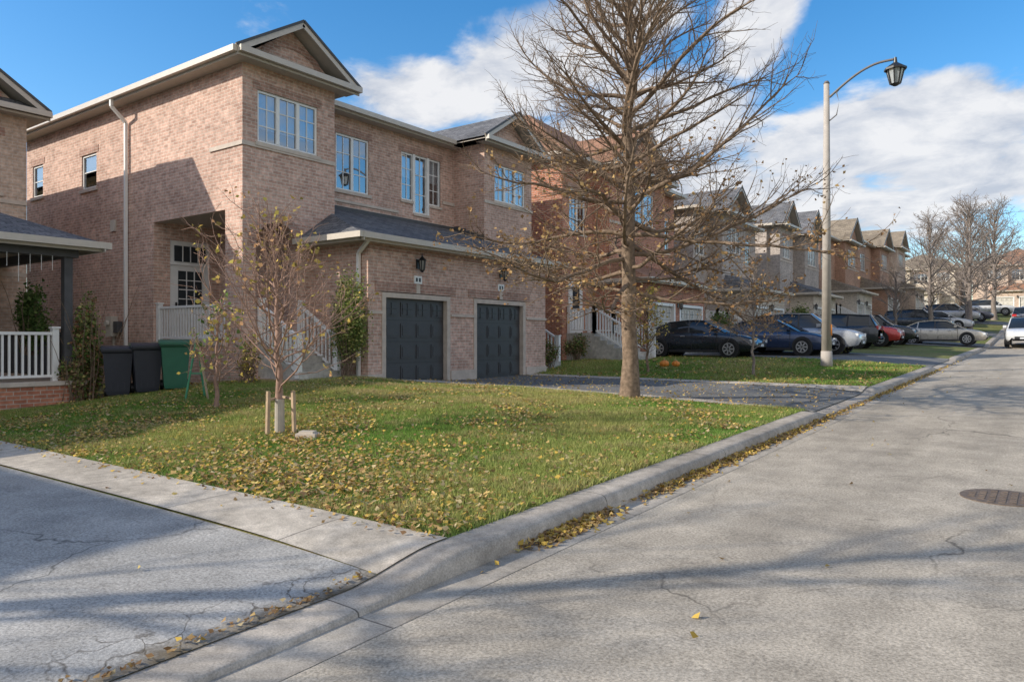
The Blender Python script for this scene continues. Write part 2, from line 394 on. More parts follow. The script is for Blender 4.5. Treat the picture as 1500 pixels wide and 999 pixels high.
np_mesh('fallen_leaves',np.concatenate(V),np.concatenate(F),LEAFM,np.concatenate(C))

# ------------------------------------------------------------------ houses
def window(B,ax,c,u0,u1,z0,z1,inn,cols=1,mh=2,mv=2,lintel=True,blind=.6,deep=None):
    t=.055; a=c+inn*.10; d=c+inn*.03
    B.bx(ax,a,d,u0,u0+t,z0,z1,WHITE);B.bx(ax,a,d,u1-t,u1,z0,z1,WHITE)
    B.bx(ax,a,d,u0+t,u1-t,z1-t,z1,WHITE);B.bx(ax,a,d,u0+t,u1-t,z0,z0+t,WHITE)
    w=(u1-u0)/cols
    for i in range(1,cols):
        u=u0+w*i; B.bx(ax,a,c+inn*.02,u-.045,u+.045,z0+t,z1-t,WHITE)
    for i in range(cols):
        a0=u0+w*i+.05;a1=u0+w*(i+1)-.05
        for j in range(1,mv):
            u=a0+(a1-a0)*j/mv; B.bx(ax,c+inn*.062,c+inn*.052,u-.012,u+.012,z0+t,z1-t,WHITE)
        for j in range(1,mh+1):
            z=z0+(z1-z0)*j/(mh+1); B.bx(ax,c+inn*.061,c+inn*.051,a0,a1,z-.012,z+.012,WHITE)
    P=(lambda q,u,z:(q,u,z)) if ax=='x' else (lambda q,u,z:(u,q,z))
    q=c+inn*.066; B.face([P(q,u0+t,z0+t),P(q,u1-t,z0+t),P(q,u1-t,z1-t),P(q,u0+t,z1-t)],GLASS)
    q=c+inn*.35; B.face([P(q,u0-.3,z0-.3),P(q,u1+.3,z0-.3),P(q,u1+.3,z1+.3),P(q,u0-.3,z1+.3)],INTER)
    if blind>0:
        zb=z1-(z1-z0)*blind; q=c+inn*.14
        nn=max(4,int((u1-u0)/.07))
        for i in range(nn):
            ua=u0+(u1-u0)*i/nn; ub=u0+(u1-u0)*(i+1)/nn; o1=.02*(i%2); o2=.02*((i+1)%2)
            B.face([P(q+inn*o1,ua,zb),P(q+inn*o2,ub,zb),P(q+inn*o2,ub,z1),P(q+inn*o1,ua,z1)],BLIND)
    if lintel:
        B.bx(ax,c-inn*.012,c+inn*.02,u0-.12,u1+.12,z1,z1+.2,BR_DARK)
        B.bx(ax,c-inn*.05,c+inn*.02,u0-.08,u1+.08,z0-.09,z0,STONE)
def hip(B,x0,x1,y0,y1,ze,tan,roof):
    w=x1-x0;l=y1-y0
    if w<=l:
        h=w/2*tan; r0=((x0+x1)/2,y0+w/2,ze+h); r1=((x0+x1)/2,y1-w/2,ze+h)
        B.face([(x1,y0,ze),(x1,y1,ze),r1,r0],roof);B.face([(x0,y1,ze),(x0,y0,ze),r0,r1],roof)
        B.face([(x0,y0,ze),(x1,y0,ze),r0],roof);B.face([(x1,y1,ze),(x0,y1,ze),r1],roof)
    else:
        h=l/2*tan; r0=(x0+l/2,(y0+y1)/2,ze+h); r1=(x1-l/2,(y0+y1)/2,ze+h)
        B.face([(x0,y0,ze),(x1,y0,ze),r1,r0],roof);B.face([(x1,y1,ze),(x0,y1,ze),r0,r1],roof)
        B.face([(x1,y0,ze),(x1,y1,ze),r1],roof);B.face([(x0,y1,ze),(x0,y0,ze),r0],roof)
def gutterbox(B,ax,c,u0,u1,z,out):
    B.bx(ax,c,c-out*.03,u0,u1,z-.19,z-.01,SOFFIT)
    B.bx(ax,c+out*.002,c+out*.12,u0-.003,u1+.003,z-.13,z+.005,GUTTER)
def gable(B,T,yc,hw,xw,xo,xb,ze,rise,roof,wallm,arch=True):
    zt=ze+rise; th=.09
    for s in (-1,1):
        e=(yc+s*hw)
        B.face([(xo,e,ze),(xb,e,ze),(xb,yc,zt),(xo,yc,zt)],roof)
        B.face([(xo,e,ze-th),(xb,e,ze-th),(xb,yc,zt-th),(xo,yc,zt-th)],SOFFIT)
        T.beam((xo+.012,e+s*.02,ze-.05),(xo+.012,yc,zt-.045),.035,.17,GUTTER,(0,0,1))
        T.beam((xo+.03,e+s*.04,ze+.02),(xo+.03,yc,zt+.025),.05,.06,GREYPOST,(0,0,1))
    B.face([(xw,yc-hw+.25,ze-.1),(xw,yc+hw-.25,ze-.1),(xw,yc,zt-.12)],wallm)
    if arch:
        pts=[]; r0=hw*.5
        for i in range(13):
            t=math.pi*i/12; pts.append((yc+math.cos(t)*r0,ze+.22+math.sin(t)*rise*.42))
        for i in range(12):
            a,b_=pts[i],pts[i+1]
            T.face([(xw+.02,a[0],a[1]),(xw+.02,b_[0],b_[1]),(xw+.02,yc+(b_[0]-yc)*.78,ze+.22+(b_[1]-ze-.22)*.72),(xw+.02,yc+(a[0]-yc)*.78,ze+.22+(a[1]-ze-.22)*.72)],BR_DARK)
    B.face([(xo+.05,yc-hw+.05,ze-.02),(xo+.05,yc+hw-.05,ze-.02),(xw,yc+hw-.3,ze+.26),(xw,yc-hw+.3,ze+.26)],roof)
    B.face([(xo+.05,yc-hw+.05,ze-.14),(xo+.05,yc+hw-.05,ze-.14),(xw-.02,yc+hw-.05,ze-.14),(xw-.02,yc-hw+.05,ze-.14)],SOFFIT)
    gutterbox(T,'x',xo+.02,yc-hw,yc+hw,ze,1)
def panel_door(B,xf,y0,y1,z0,z1,m,frame=STONE,rows=4,cols=4):
    B.box(xf-.16,xf-.12,y0,y1,z0,z1,m)
    w=(y1-y0)/cols;h=(z1-z0)/rows
    for r in range(rows):
        B.box(xf-.121,xf-.113,y0+.01,y1-.01,z0+h*(r+1)-.012,z0+h*(r+1)-.002,BLACK)
        for c in range(cols):
            a=y0+w*c+.07;b_=y0+w*(c+1)-.07;e=z0+h*r+.09;g=z0+h*(r+1)-.09
            B.box(xf-.121,xf-.100,a,b_,e,g,m)
            B.box(xf-.101,xf-.088,a+.05,b_-.05,e+.05,g-.05,m)
            if r==rows-1:
                B.beam((xf-.085,(a+b_)/2,e+.03),(xf-.085,(a+b_)/2,g-.03),.02,.02,BLACK); B.beam((xf-.084,a+.04,(e+g)/2),(xf-.084,b_-.04,(e+g)/2),.02,.02,BLACK)
    B.box(xf-.15,xf+.02,y0-.13,y0,z0,z1+.12,frame);B.box(xf-.15,xf+.02,y1,y1+.13,z0,z1+.12,frame)
    B.box(xf-.15,xf+.021,y0,y1,z1,z1+.12,frame)
def rail(B,a,b,h,n=None,post=(True,True),m=WHITE):
    a=Vector(a);b=Vector(b);L=(b-a).length; n=n or int(L/.12)
    up=Vector((0,0,1))
    B.beam(a+up*h,b+up*h,.08,.06,m);B.beam(a+up*.1,b+up*.1,.05,.05,m)
    for i in range(1,n):
        p=a+(b-a)*i/n; B.beam(p+up*.1,p+up*h,.038,.038,m)
    for f,p in zip(post,(a,b)):
        if f:
            B.box(p.x-.06,p.x+.06,p.y-.06,p.y+.06,p.z-.02,p.z+h+.1,m); B.box(p.x-.08,p.x+.08,p.y-.08,p.y+.08,p.z+h+.1,p.z+h+.14,m)
LGL=plain('lantern_glass',(.3,.3,.29),.2,.5)
def wall_lamp(B,x,y,z):
    B.box(x,x+.03,y-.06,y+.06,z-.1,z+.14,BLACK)
    B.beam((x+.03,y,z+.1),(x+.16,y,z+.16),.025,.025,BLACK)
    B.cyl((x+.16,y,z+.1),(x+.16,y,z+.2),.12,.03,BLACK,6)
    B.cyl((x+.16,y,z-.14),(x+.16,y,z+.1),.055,.085,LGL,6)
    for i in range(6):
        t=i*math.pi/3; B.beam((x+.16+.056*math.cos(t),y+.056*math.sin(t),z-.14),(x+.16+.088*math.cos(t),y+.088*math.sin(t),z+.1),.02,.02,BLACK)
    B.cyl((x+.16,y,z-.2),(x+.16,y,z-.14),.02,.065,BLACK,6)
    B.cyl((x+.16,y,z+.2),(x+.16,y,z+.3),.02,.004,BLACK,6)

def pair_house(name,ox,oy,oz):
    root=empty(name,(ox,oy,oz)); W=11.64; br=BR_MAIN; top=7.52; gl_=-1.0
    Wl,Rf,T,Wi,D=MB(),MB(),MB(),MB(),MB()
    PH=(-3.9,-.68,1.05,4.15)
    sideholes=[PH,(-7.9,-7.0,5.45,6.45),(-11.25,-10.5,5.6,6.6)]
    Wl.wall('y',0,-11.7,0,gl_,top,sideholes,br,.12,None,sideholes[1:])
    for h in sideholes[1:]: window(Wi,'y',0,h[0],h[1],h[2],h[3],1,1,1,1,blind=.35)
    Wl.wall('y',W,-11.7,0,gl_,top,[PH],br)
    Wl.wall('x',-11.7,0,W,gl_,top,[],br)
    for mir in (0,1):
        M=(lambda y:y) if not mir else (lambda y:W-y)
        def yy(a,b_): 
            p,q=M(a),M(b_); return (min(p,q),max(p,q))
        Wl.wall('x',-.68,*yy(0,.3),1.05,4.15,[],br); Wl.wall('y',M(.3),-.68,-.351,1.05,4.2,[],br)
        Wl.face([(-3.899,M(.002),4.15),(-.68,M(.002),4.15),(-.68,M(.3),4.15),(-3.899,M(.3),4.15)],SOFFIT)
        Wl.wall('y',M(.3),-3.9,-.68,4.15,4.2,[],br)
        y0,y1=yy(0,2.7); a0,a1=yy(.35,1.55); w0,w1=yy(.4,2.15)
        Wl.wall('x',0,y0,y1,gl_,top,[(a0,a1,1.05,3.9),(w0,w1,5.72,6.95)],br,-.12,None,[(w0,w1,5.72,6.95)])
        window(Wi,'x',0,w0,w1,5.72,6.95,-1,3,2,2,blind=1.0 if mir else .7)
        cy=(a0+a1)/2; r=.6
        for i in range(16):
            t0=math.pi*i/16;t1=math.pi*(i+1)/16
            p0=(cy+r*math.cos(t0),3.3+r*math.sin(t0));p1=(cy+r*math.cos(t1),3.3+r*math.sin(t1))
            Wl.face([(0,p0[0],p0[1]),(0,p1[0],p1[1]),(0,p1[0],3.9),(0,p0[0],3.9)],br)
            Wl.face([(0,p0[0],p0[1]),(0,p1[0],p1[1]),(-.35,p1[0],p1[1]),(-.35,p0[0],p0[1])],BR_DARK)
            q0=(cy+(r+.22)*math.cos(t0),3.3+(r+.22)*math.sin(t0));q1=(cy+(r+.22)*math.cos(t1),3.3+(r+.22)*math.sin(t1))
            T.face([(.015,p0[0],p0[1]),(.015,p1[0],p1[1]),(.015,q1[0],q1[1]),(.015,q0[0],q0[1])],BR_DARK)
        for s_ in (a0,a1): Wl.wall('y',s_,-.35,0,1.05,3.3,[],br)
        Wl.wall('y',M(2.7),-1.3,0,1,top,[],br)
        Wl.wall('x',-.351,*yy(.3,1.9),1.05,4.2,[(a0,a1,1.05,3.9)],br)
        Wl.wall('y',M(1.9),-3.9,-.0,1.05,4.2,[],br)
        dy0,dy1=yy(.45,1.6)
        Wl.wall('x',-3.9,*yy(0,1.9),1.05,4.2,[(dy0,dy1,1.05,3.75)],br,-.1)
        ya,yb=yy(0,1.9); Wl.box(-3.9,-.02,ya+.005,yb,.95,1.05,CONC)
        Wl.face([(-3.9,ya+.3,4.2),(0,ya+.3,4.2),(0,yb,4.2),(-3.9,yb,4.2)] if not mir else [(-3.9,ya,4.2),(0,ya,4.2),(0,yb-.3,4.2),(-3.9,yb-.3,4.2)],SOFFIT)
        D.box(-4.0,-3.93,dy0,dy1,1.05,3.75,WHITE)
        D.box(-3.93,-3.9,dy0+.13,dy1-.13,3.2,3.62,INTER); 
        for k_ in range(1,4): D.box(-3.9,-3.885,dy0+.13+(dy1-dy0-.26)*k_/4-.012,dy0+.13+(dy1-dy0-.26)*k_/4+.012,3.2,3.62,WHITE)
        D.box(-3.93,-3.905,dy0+.24,dy1-.24,1.95,2.95,INTER)
        for k_ in range(1,3): D.box(-3.905,-3.89,dy0+.24+(dy1-dy0-.48)*k_/3-.012,dy0+.24+(dy1-dy0-.48)*k_/3+.012,1.95,2.95,WHITE)
        for k_ in range(1,4): D.box(-3.905,-3.891,dy0+.24,dy1-.24,1.95+k_*.25-.012,1.95+k_*.25+.012,WHITE)
        D.box(-3.93,-3.91,dy0+.2,dy1-.2,1.2,1.8,GUTTER); D.box(-3.9,-3.86,dy0+.14,dy0+.18,2.0,2.1,BLACK)
        D.box(-3.93,-3.88,dy0,dy1,3.1,3.16,WHITE)
        s0,s1=yy(.42,1.62); n=5;rise=.165
        for i in range(n):
            T.box(0.003,.3*(n-i),s0,s1,(.22 if i==0 else .22+rise*i),.22+rise*(i+1) if i<n-1 else 1.048,CONC)
        T.box(.003,1.45,s0-.1,s0-.003,-.6,.2,br);T.box(.003,1.45,s1+.003,s1+.1,-.6,.2,br); T.box(.003,1.55,s0-.003,s1+.003,-.6,.22,CONC)
        for s in (s0+.04,s1-.04):
            rail(T,(.06,s,1.05),(1.42,s,.25),.88,10)
        ys_=M(.12); rail(T,(-3.82,ys_,1.05),(-.76,ys_,1.05),.88,24,(True,True))
        T.box(-3.95,-.62,min(M(-.02),M(-.002)),max(M(-.02),M(-.002)),.96,1.06,STONE)
        T.box(0.0,.035,y0-.035 if not mir else y0,y1+.0 if not mir else y1+.035,5.58,5.68,STONE)
        gc=M(1.375); gable(Rf,T,gc,1.78,0,.42,-5.2,7.62,1.12,SH_GREY,br)
    T.box(-1.3,-.0,-.035,-.001,5.58,5.68,STONE)
    rh=[(3.85,5.1,5.35,6.95),(6.45,7.02,5.45,6.95),(7.02,7.66,5.1,6.95),(7.66,8.25,5.45,6.95)]
    Wl.wall('x',-1.3,2.7,8.94,0,top,rh,br,-.12,None,rh[:1])
    window(Wi,'x',-1.3,3.85,5.1,5.35,6.95,-1,2,2,2,blind=.0)
    window(Wi,'x',-1.3,6.45,7.0,5.45,6.95,-1,1,2,2,False,blind=.5);window(Wi,'x',-1.3,7.02,7.64,5.1,6.95,-1,1,2,2,False,blind=.3);window(Wi,'x',-1.3,7.68,8.25,5.45,6.95,-1,1,2,2,False,blind=.5)
    for u in (7.01,7.66): T.box(-1.4,-1.29,u-.05,u+.05,5.1,6.95,WHITE)
    T.box(-1.32,-1.285,6.33,8.37,6.95,7.15,BR_DARK); T.box(-1.32,-1.25,6.4,6.96,5.37,5.45,STONE);T.box(-1.32,-1.25,7.71,8.3,5.37,5.45,STONE);T.box(-1.32,-1.25,6.96,7.71,5.02,5.1,STONE)
    T.box(-1.3,-1.265,2.7,6.3,5.0,5.08,STONE); T.box(-1.3,-1.266,8.35,8.94,5.58,5.68,STONE)
    hip(Rf,-12.1,-.88,-.4,W+.4,7.62,.37,SH_GREY)
    Rf.face([(-12.1,-.4,7.46),(.4,-.4,7.46),(.4,0,7.46),(-12.1,0,7.46)],SOFFIT)
    Rf.face([(-1.3,2.7,7.46),(-.88,2.7,7.46),(-.88,8.94,7.46),(-1.3,8.94,7.46)],SOFFIT)
    Rf.face([(-12.1,W,7.46),(.4,W,7.46),(.4,W+.4,7.46),(-12.1,W+.4,7.46)],SOFFIT)
    gutterbox(T,'y',-.4,-12.1,.42,7.62,-1); gutterbox(T,'y',W+.4,-12.1,.42,7.62,1); gutterbox(T,'x',-.88,3.2,8.45,7.62,1)
    for x,y,z in ((-6.3,1.2,8.45),(-3.4,2.4,8.7)): Rf.box(x,x+.3,y,y+.3,z-.4,z+.15,BLACK)
    gy0,gy1,gx=2.05,9.6,1.95
    doors=[(2.62,4.86),(6.12,8.36)]
    Wl.wall('x',gx,gy0,gy1,-.6,3.5,[(a-.13,b_+.13,-.6,2.27) for a,b_ in doors],br,-.16)
    Wl.wall('y',gy0,0,gx,-.6,3.5,[],br);Wl.wall('y',gy1,0,gx,-.6,3.5,[],br)
    for a,b_ in doors:
        panel_door(D,gx,a,b_,0,2.13,GDOOR)
        T.box(gx,gx+.02,a-.35,b_+.35,2.27,2.5,BR_DARK)
        cy=(a+b_)/2; wall_lamp(T,gx,cy,3.0)
        T.box(gx,gx+.025,cy-.14,cy+.14,2.52,2.72,WHITE); T.box(gx+.0,gx+.03,cy-.09,cy-.02,2.57,2.67,BLACK);T.box(gx+.0,gx+.03,cy+.02,cy+.09,2.57,2.67,BLACK)
        T.box(gx,gx+.03,cy-.07,cy+.07,2.2+.07,2.5,STONE)
    for a,b_ in ((gy0,doors[0][0]-.15),(doors[0][1]+.15,doors[1][0]-.15),(doors[1][1]+.15,gy1)):
        T.box(gx+.0,gx+.04,a,b_,-.6,.28,STONE); T.box(gx,gx+.045,a,b_,1.72,1.79,STONE)
    T.box(gx,gx+.035,gy0,gy1,3.26,3.34,BR_DARK)
    T.box(.01,gx+.04,gy0-.04,gy0-.001,-.6,.28,STONE)
    e0,e1,ex,ez=1.5,10.15,2.3,3.56; sl=.34; zt=ez+ex*sl; zw=ez+(ex+1.3)*sl
    Rf.face([(ex,e0,ez),(0,e0+1.1,zt),(0,e1-1.1,zt),(ex,e1,ez)],SH_GREY)
    Rf.face([(0,2.7,zt),(-1.3,2.7,zw),(-1.3,8.94,zw),(0,8.94,zt)],SH_GREY)
    Rf.face([(ex,e0,ez),(0,e0,ez),(0,e0+1.1,zt)],SH_GREY);Rf.face([(ex,e1,ez),(0,e1,ez),(0,e1-1.1,zt)],SH_GREY)
    Rf.face([(0,e0,ez-.14),(ex,e0,ez-.14),(ex,e1,ez-.14),(0,e1,ez-.14)],SOFFIT)
    gutterbox(T,'x',ex,e0,e1,ez,1);gutterbox(T,'y',e0,.0,ex+.11,ez,-1);gutterbox(T,'y',e1,.0,ex+.11,ez,1)
    for i in range(5):
        x=-1.3+i*.26; T.box(x,x+.26,2.701,2.712,zw-i*.26*sl-.12,zw-i*.26*sl+.12,GREYPOST)
        T.box(x,x+.26,8.928,8.939,zw-i*.26*sl-.12,zw-i*.26*sl+.12,GREYPOST)
    T.box(-1.3,-1.285,2.7,8.94,zw-.02,zw+.1,GREYPOST)
    for pts in ([(ex+.0,e0+.3,ez-.1),(gx-.25,gy0-.07,ez-.4),(gx-.25,gy0-.07,-.3)],[(-5.2,-.45,7.5),(-5.2,-.45,7.3),(-5.2,-.07,6.95),(-5.2,-.07,-.6)]):
        for p,q in zip(pts,pts[1:]): T.beam(p,q,.075,.075,WHITE)
    T.box(-6.05,-5.75,-.2,-.01,1.2,1.75,GUTTER);T.box(-5.7,-5.5,-.16,-.01,1.3,1.6,GREYPOST);T.cyl((-5.9,-.21,1.55),(-5.9,-.28,1.55),.08,.08,GUTTER,14)
    T.beam((-5.9,-.05,-.5),(-5.9,-.05,1.2),.05,.05,GUTTER)
    T.box(-6.1,-5.85,-.05,-.003,4.1,4.4,GUTTER)
    Wl.build('walls',root);Rf.build('roof',root);T.build('trim',root);Wi.build('windows',root);D.build('doors',root)
    return root
pair_house('brick_house',-15.1,10.16,.53)

def house(name,xf,dep,y0,y1,zb,eh,br,roof,gables=(),garage=None,side_w=(),front_w=(),stairs=None,tan=.45,gdoor=GDOORW,gbr=None,rotz=0,loc=None):
    root=empty(name,loc or (0,0,0),rotz)
    Wl,Rf,T,Wi,D=MB(),MB(),MB(),MB(),MB(); z=zb; gbr=gbr or br
    xb=xf-dep
    fh=[(a,b_,z+c,z+d) for a,b_,c,d in front_w]; sh=[(a,b_,z+c,z+d) for a,b_,c,d in side_w]
    Wl.wall('x',xf,y0,y1,z-1,z+eh,fh,br,-.12);Wl.wall('y',y0,xb,xf,z-1,z+eh,sh,br,.12);Wl.wall('y',y1,xb,xf,z-1,z+eh,[],br);Wl.wall('x',xb,y0,y1,z-1,z+eh,[],br)
    for h in fh: window(Wi,'x',xf,*h,-1,2 if h[1]-h[0]>1.1 else 1,2,2,blind=.4)
    for h in sh: window(Wi,'y',y0,*h,1,1,1,2,blind=.3)
    hip(Rf,xb-.4,xf+.4,y0-.4,y1+.4,z+eh+.1,tan,roof)
    Rf.face([(xb-.4,y0-.4,z+eh-.05),(xf+.4,y0-.4,z+eh-.05),(xf+.4,y1+.4,z+eh-.05),(xb-.4,y1+.4,z+eh-.05)],SOFFIT)
    gutterbox(T,'x',xf+.4,y0-.4,y1+.4,z+eh+.1,1);gutterbox(T,'y',y0-.4,xb-.4,xf+.52,z+eh+.1,-1)
    T.box(xf,xf+.03,y0,y1,z+3.0,z+3.1,STONE);T.box(xb,xf,y0-.03,y0-.001,z+3.0,z+3.1,STONE)
    for g in gables:
        ya,yb,pr,rs=g; xg=xf+pr; c=(ya+yb)/2; hw=(yb-ya)/2+.35
        wn=(c-(yb-ya)*.28,c+(yb-ya)*.28,z+eh-2.0,z+eh-.6)
        Wl.wall('x',xg,ya,yb,z-1,z+eh,[wn],br,-.12);Wl.wall('y',ya,xf,xg,z-1,z+eh,[],br);Wl.wall('y',yb,xf,xg,z-1,z+eh,[],br)
        window(Wi,'x',xg,*wn,-1,3 if wn[1]-wn[0]>1.5 else 2,2,2,blind=.5)
        T.box(xg,xg+.03,ya,yb,z+eh-2.25,z+eh-2.15,STONE)
        gable(Rf,T,c,hw,xg,xg+.42,xf-4.5,z+eh+.1,rs,roof,br)
    if garage:
        ya,yb,pr,nd_=garage; xg=xf+pr; w=(yb-ya)/nd_; ds=[(ya+w*i+w/2-1.15,ya+w*i+w/2+1.15) for i in range(nd_)]
        Wl.wall('x',xg,ya,yb,z-1,z+3.1,[(a-.13,b_+.13,z-1,z+2.27) for a,b_ in ds],gbr,-.16);Wl.wall('y',ya,xf,xg,z-1,z+3.1,[],gbr);Wl.wall('y',yb,xf,xg,z-1,z+3.1,[],gbr)
        for a,b_ in ds: panel_door(D,xg,a,b_,z-.1,z+2.13,gdoor,WHITE); wall_lamp(T,xg,a-.3,z+2.2)
        ze=z+3.15; Rf.face([(xg+.35,ya-.35,ze),(xg+.35,yb+.35,ze),(xf,yb-.3,ze+.42*(pr+.35)),(xf,ya+.3,ze+.42*(pr+.35))],roof)
        Rf.face([(xg+.35,ya-.35,ze),(xf,ya-.35,ze),(xf,ya+.3,ze+.42*(pr+.35))],roof)
        Rf.face([(xg+.35,ya-.35,ze-.12),(xg+.35,yb+.35,ze-.12),(xf,yb+.35,ze-.12),(xf,ya-.35,ze-.12)],SOFFIT)
        gutterbox(T,'x',xg+.35,ya-.35,yb+.35,ze,1);gutterbox(T,'y',ya-.35,xf,xg+.47,ze,-1)
    if stairs:
        a,b_=stairs; n=6
        T.box(xf+.003,xf+1.2,a,b_,z-.5,z+1.0,CONC)
        for i in range(n): T.box(xf+1.2+.28*i,xf+1.2+.28*(i+1),a+.002,b_-.002,z-.5,z+1.0*(n-i)/(n+1),CONC)
        for s in (a+.05,b_-.05):
            rail(T,(xf+.1,s,z+1.0),(xf+1.2,s,z+1.0),.9,9); rail(T,(xf+1.2,s,z+1.0),(xf+2.9,s,z+.1),.9,14)
        D.box(xf+.002,xf+.06,a+.1,a+1.1,z+1.0,z+3.1,WHITE); D.box(xf+.06,xf+.07,a+.35,a+.85,z+1.9,z+2.8,INTER)
    for p,n_ in ((Wl,'walls'),(Rf,'roof'),(T,'trim'),(Wi,'windows'),(D,'doors')): p.build(n_,root)
    return root
# left neighbour
nb=house('brick_house',-21,11,-5.5,7.95,.2,7.05,BR_BUFF,SH_GREY,gables=[(5.2,7.95,.02,1.15)],side_w=(),front_w=[(1.5,3.2,.9,2.9),(4.6,6.8,.75,2.9)],tan=.5)
T=MB();Rr=MB()
T.box(-21,-16.1,1.2,7.15,-.3,.72,BR_RED); T.box(-21,-16.05,1.15,7.2,.72,.8,STONE)
for y in (1.4,6.93):
    T.box(-16.42,-16.26,y-.08,y+.08,.8,3.45,GREYPOST)
T.box(-20.6,-20.4,6.85,7.01,.8,3.45,GREYPOST)
T.box(-16.5,-16.2,1.2,7.1,3.3,3.5,GREYPOST); T.box(-21,-16.45,6.87,7.02,3.3,3.5,GREYPOST)
rail(T,(-16.34,1.6,.8),(-16.34,6.7,.8),.95,44,(True,True)); 
rail(T,(-20.5,6.93,.8),(-16.5,6.93,.8),.95,34,(False,False),GREYPOST)
ex,ey,ez=-15.9,7.45,3.62
Rr.face([(ex,.6,ez),(ex,ey,ez),(-21,ey-3.2,ez+1.75),(-21,.6,ez+1.75)],SH_GREY)
Rr.face([(ex,ey,ez),(-21,ey,ez),(-21,ey-3.2,ez+1.75)],SH_GREY)
Rr.face([(ex,.6,ez-.13),(ex,ey,ez-.13),(-21,ey,ez-.13),(-21,.6,ez-.13)],SOFFIT)
gutterbox(Rr,'x',ex,.6,ey,ez,1);gutterbox(Rr,'y',ey,-21,ex+.11,ez,1)
for i in range(26):
    y=1.6+i*.2; l=.25+.35*random.random(); T.beam((-16.2,y,3.3),(-16.2,y,3.3-l),.008,.008,WHITE)
T.box(-21,-15.0,-5.4,.4,-.5,3.3,BR_BUFF)
Rr.face([(-14.6,-5.5,3.35),(-14.6,.8,3.35),(-18,.8,4.9),(-18,-5.5,4.9)],SH_GREY);Rr.face([(-21,-5.5,3.35),(-21,.8,3.35),(-18,.8,4.9),(-18,-5.5,4.9)],SH_GREY)
Rr.face([(-15,.4,3.3),(-21,.4,3.3),(-18,.4,4.85)],BR_BUFF)
gutterbox(Rr,'x',-14.6,-5.5,.8,3.35,1)
for a in (-5.1,-2.3): panel_door(T,-14.84,a,a+2.3,.15,2.3,GDOOR,WHITE)
T.build('porch',nb);Rr.build('porch_roof',nb)
house('brick_house',-16.2,11,-19,-7.9,-.1,7.6,BR_MAIN,SH_GREY,gables=[(-18.5,-15.5,.6,1.2)],garage=(-15,-9,1.6,2),front_w=[(-14,-12,5,6.6)],tan=.3)
# houses up the street
def zb(y,x=-14): return G(x,y)-.05
house('brick_house',-15.2,11.5,24.0,34.2,zb(28),7.7,BR_RED,SH_BROWN,gables=[(26.4,31.6,.7,1.9)],garage=(26.6,32.6,2.2,2),
      side_w=[(-18.2,-17.2,4.6,6.2),(-22.2,-21.2,4.6,6.2)],front_w=[(24.5,25.7,4.9,6.6),(32.3,33.6,4.9,6.6)],stairs=(24.3,25.9),tan=.66)
house('brick_house',-15.2,11,36.6,46.4,zb(41),7.2,BR_GREY,SH_GREY,gables=[(38.6,42.2,.8,1.5)],garage=(38.9,44.6,2.3,2),
      side_w=[(-18.2,-17.2,4.6,6.0)],front_w=[(43.3,45.5,4.9,6.5),(36.9,38.1,4.9,6.5)],stairs=(36.8,38.3),tan=.45,gbr=BR_BEIGE)
house('brick_house',-15.2,11,48.6,59.2,zb(54),7.4,BR_GREY,SH_GREY,gables=[(48.8,51.6,.8,1.6),(54.6,58.4,.8,1.9)],garage=(51,57,2.3,2),
      side_w=[(-18.2,-17.2,4.6,6.0)],front_w=[(52.2,54,4.9,6.5)],tan=.45,gbr=BR_BEIGE)
house('brick_house',-15.2,11,61.8,73.4,zb(67),7.5,BR_BROWN,SH_TAN,gables=[(67,72,.8,2.1)],garage=(64,70,2.3,2),
      side_w=[(-18.2,-17.2,4.6,6.0)],front_w=[(62.4,64.2,4.9,6.5)],stairs=(62,63.5),tan=.5,gbr=BR_BEIGE)
house('brick_house',-15.2,11,76,88,zb(82),7.5,BR_BROWN,SH_TAN,gables=[(82,87,.8,2.0)],garage=(77,84,2.3,2),front_w=[(77,79,4.9,6.5)],tan=.5)
house('brick_house',-15.2,11,91,103,zb(97),7.5,BR_BUFF,SH_TAN,gables=[(92,97,.8,2.0)],garage=(94,101,2.3,2),front_w=[(98,100,4.9,6.5)],tan=.5)
for cx,br,rf in ((-32,BR_BUFF,SH_TAN),(-18,BR_BEIGE,SH_TAN),(-5,BR_BUFF,SH_BROWN),(9,BR_BUFF,SH_TAN)):
    house('brick_house',0,11,-5.6,5.6,0,7.0,br,rf,gables=[(-5,-1,.8,1.7),(2,5.2,.8,1.5)],garage=(-3,3.2,2.3,2),front_w=[(-.6,1.4,4.8,6.4)],tan=.5,rotz=-math.pi/2,loc=(cx,134,float(rz(134))+.1))

# ------------------------------------------------------------------ vegetation
def tubes(polys,name,mat,parent=None):
    V=[];F=[];o_=0
    for pts,rad,n in polys:
        p=np.asarray(pts,float);r=np.asarray(rad,float)[:,None]
        t=np.gradient(p,axis=0); t/=np.linalg.norm(t,axis=1)[:,None]+1e-9
        ref=np.array([0.,0,1]) if abs(t[0,2])<.8 else np.array([1.,0,0])
        a=np.cross(t,ref);a/=np.linalg.norm(a,axis=1)[:,None]+1e-9;b_=np.cross(t,a)
        k=len(p); th=np.arange(n)*2*math.pi/n
        ring=p[:,None,:]+r[:,None]*(a[:,None,:]*np.cos(th)[None,:,None]+b_[:,None,:]*np.sin(th)[None,:,None])
        V.append(ring.reshape(-1,3)); i=np.arange((k-1)*n); rr=i//n;c=i%n; a0=o_+rr*n+c;a1=o_+rr*n+(c+1)%n
        F.append(np.stack([a0,a1,a1+n,a0+n],1)); o_+=k*n
    return np_mesh(name,np.concatenate(V),np.concatenate(F),mat,parent=parent,smooth=True)
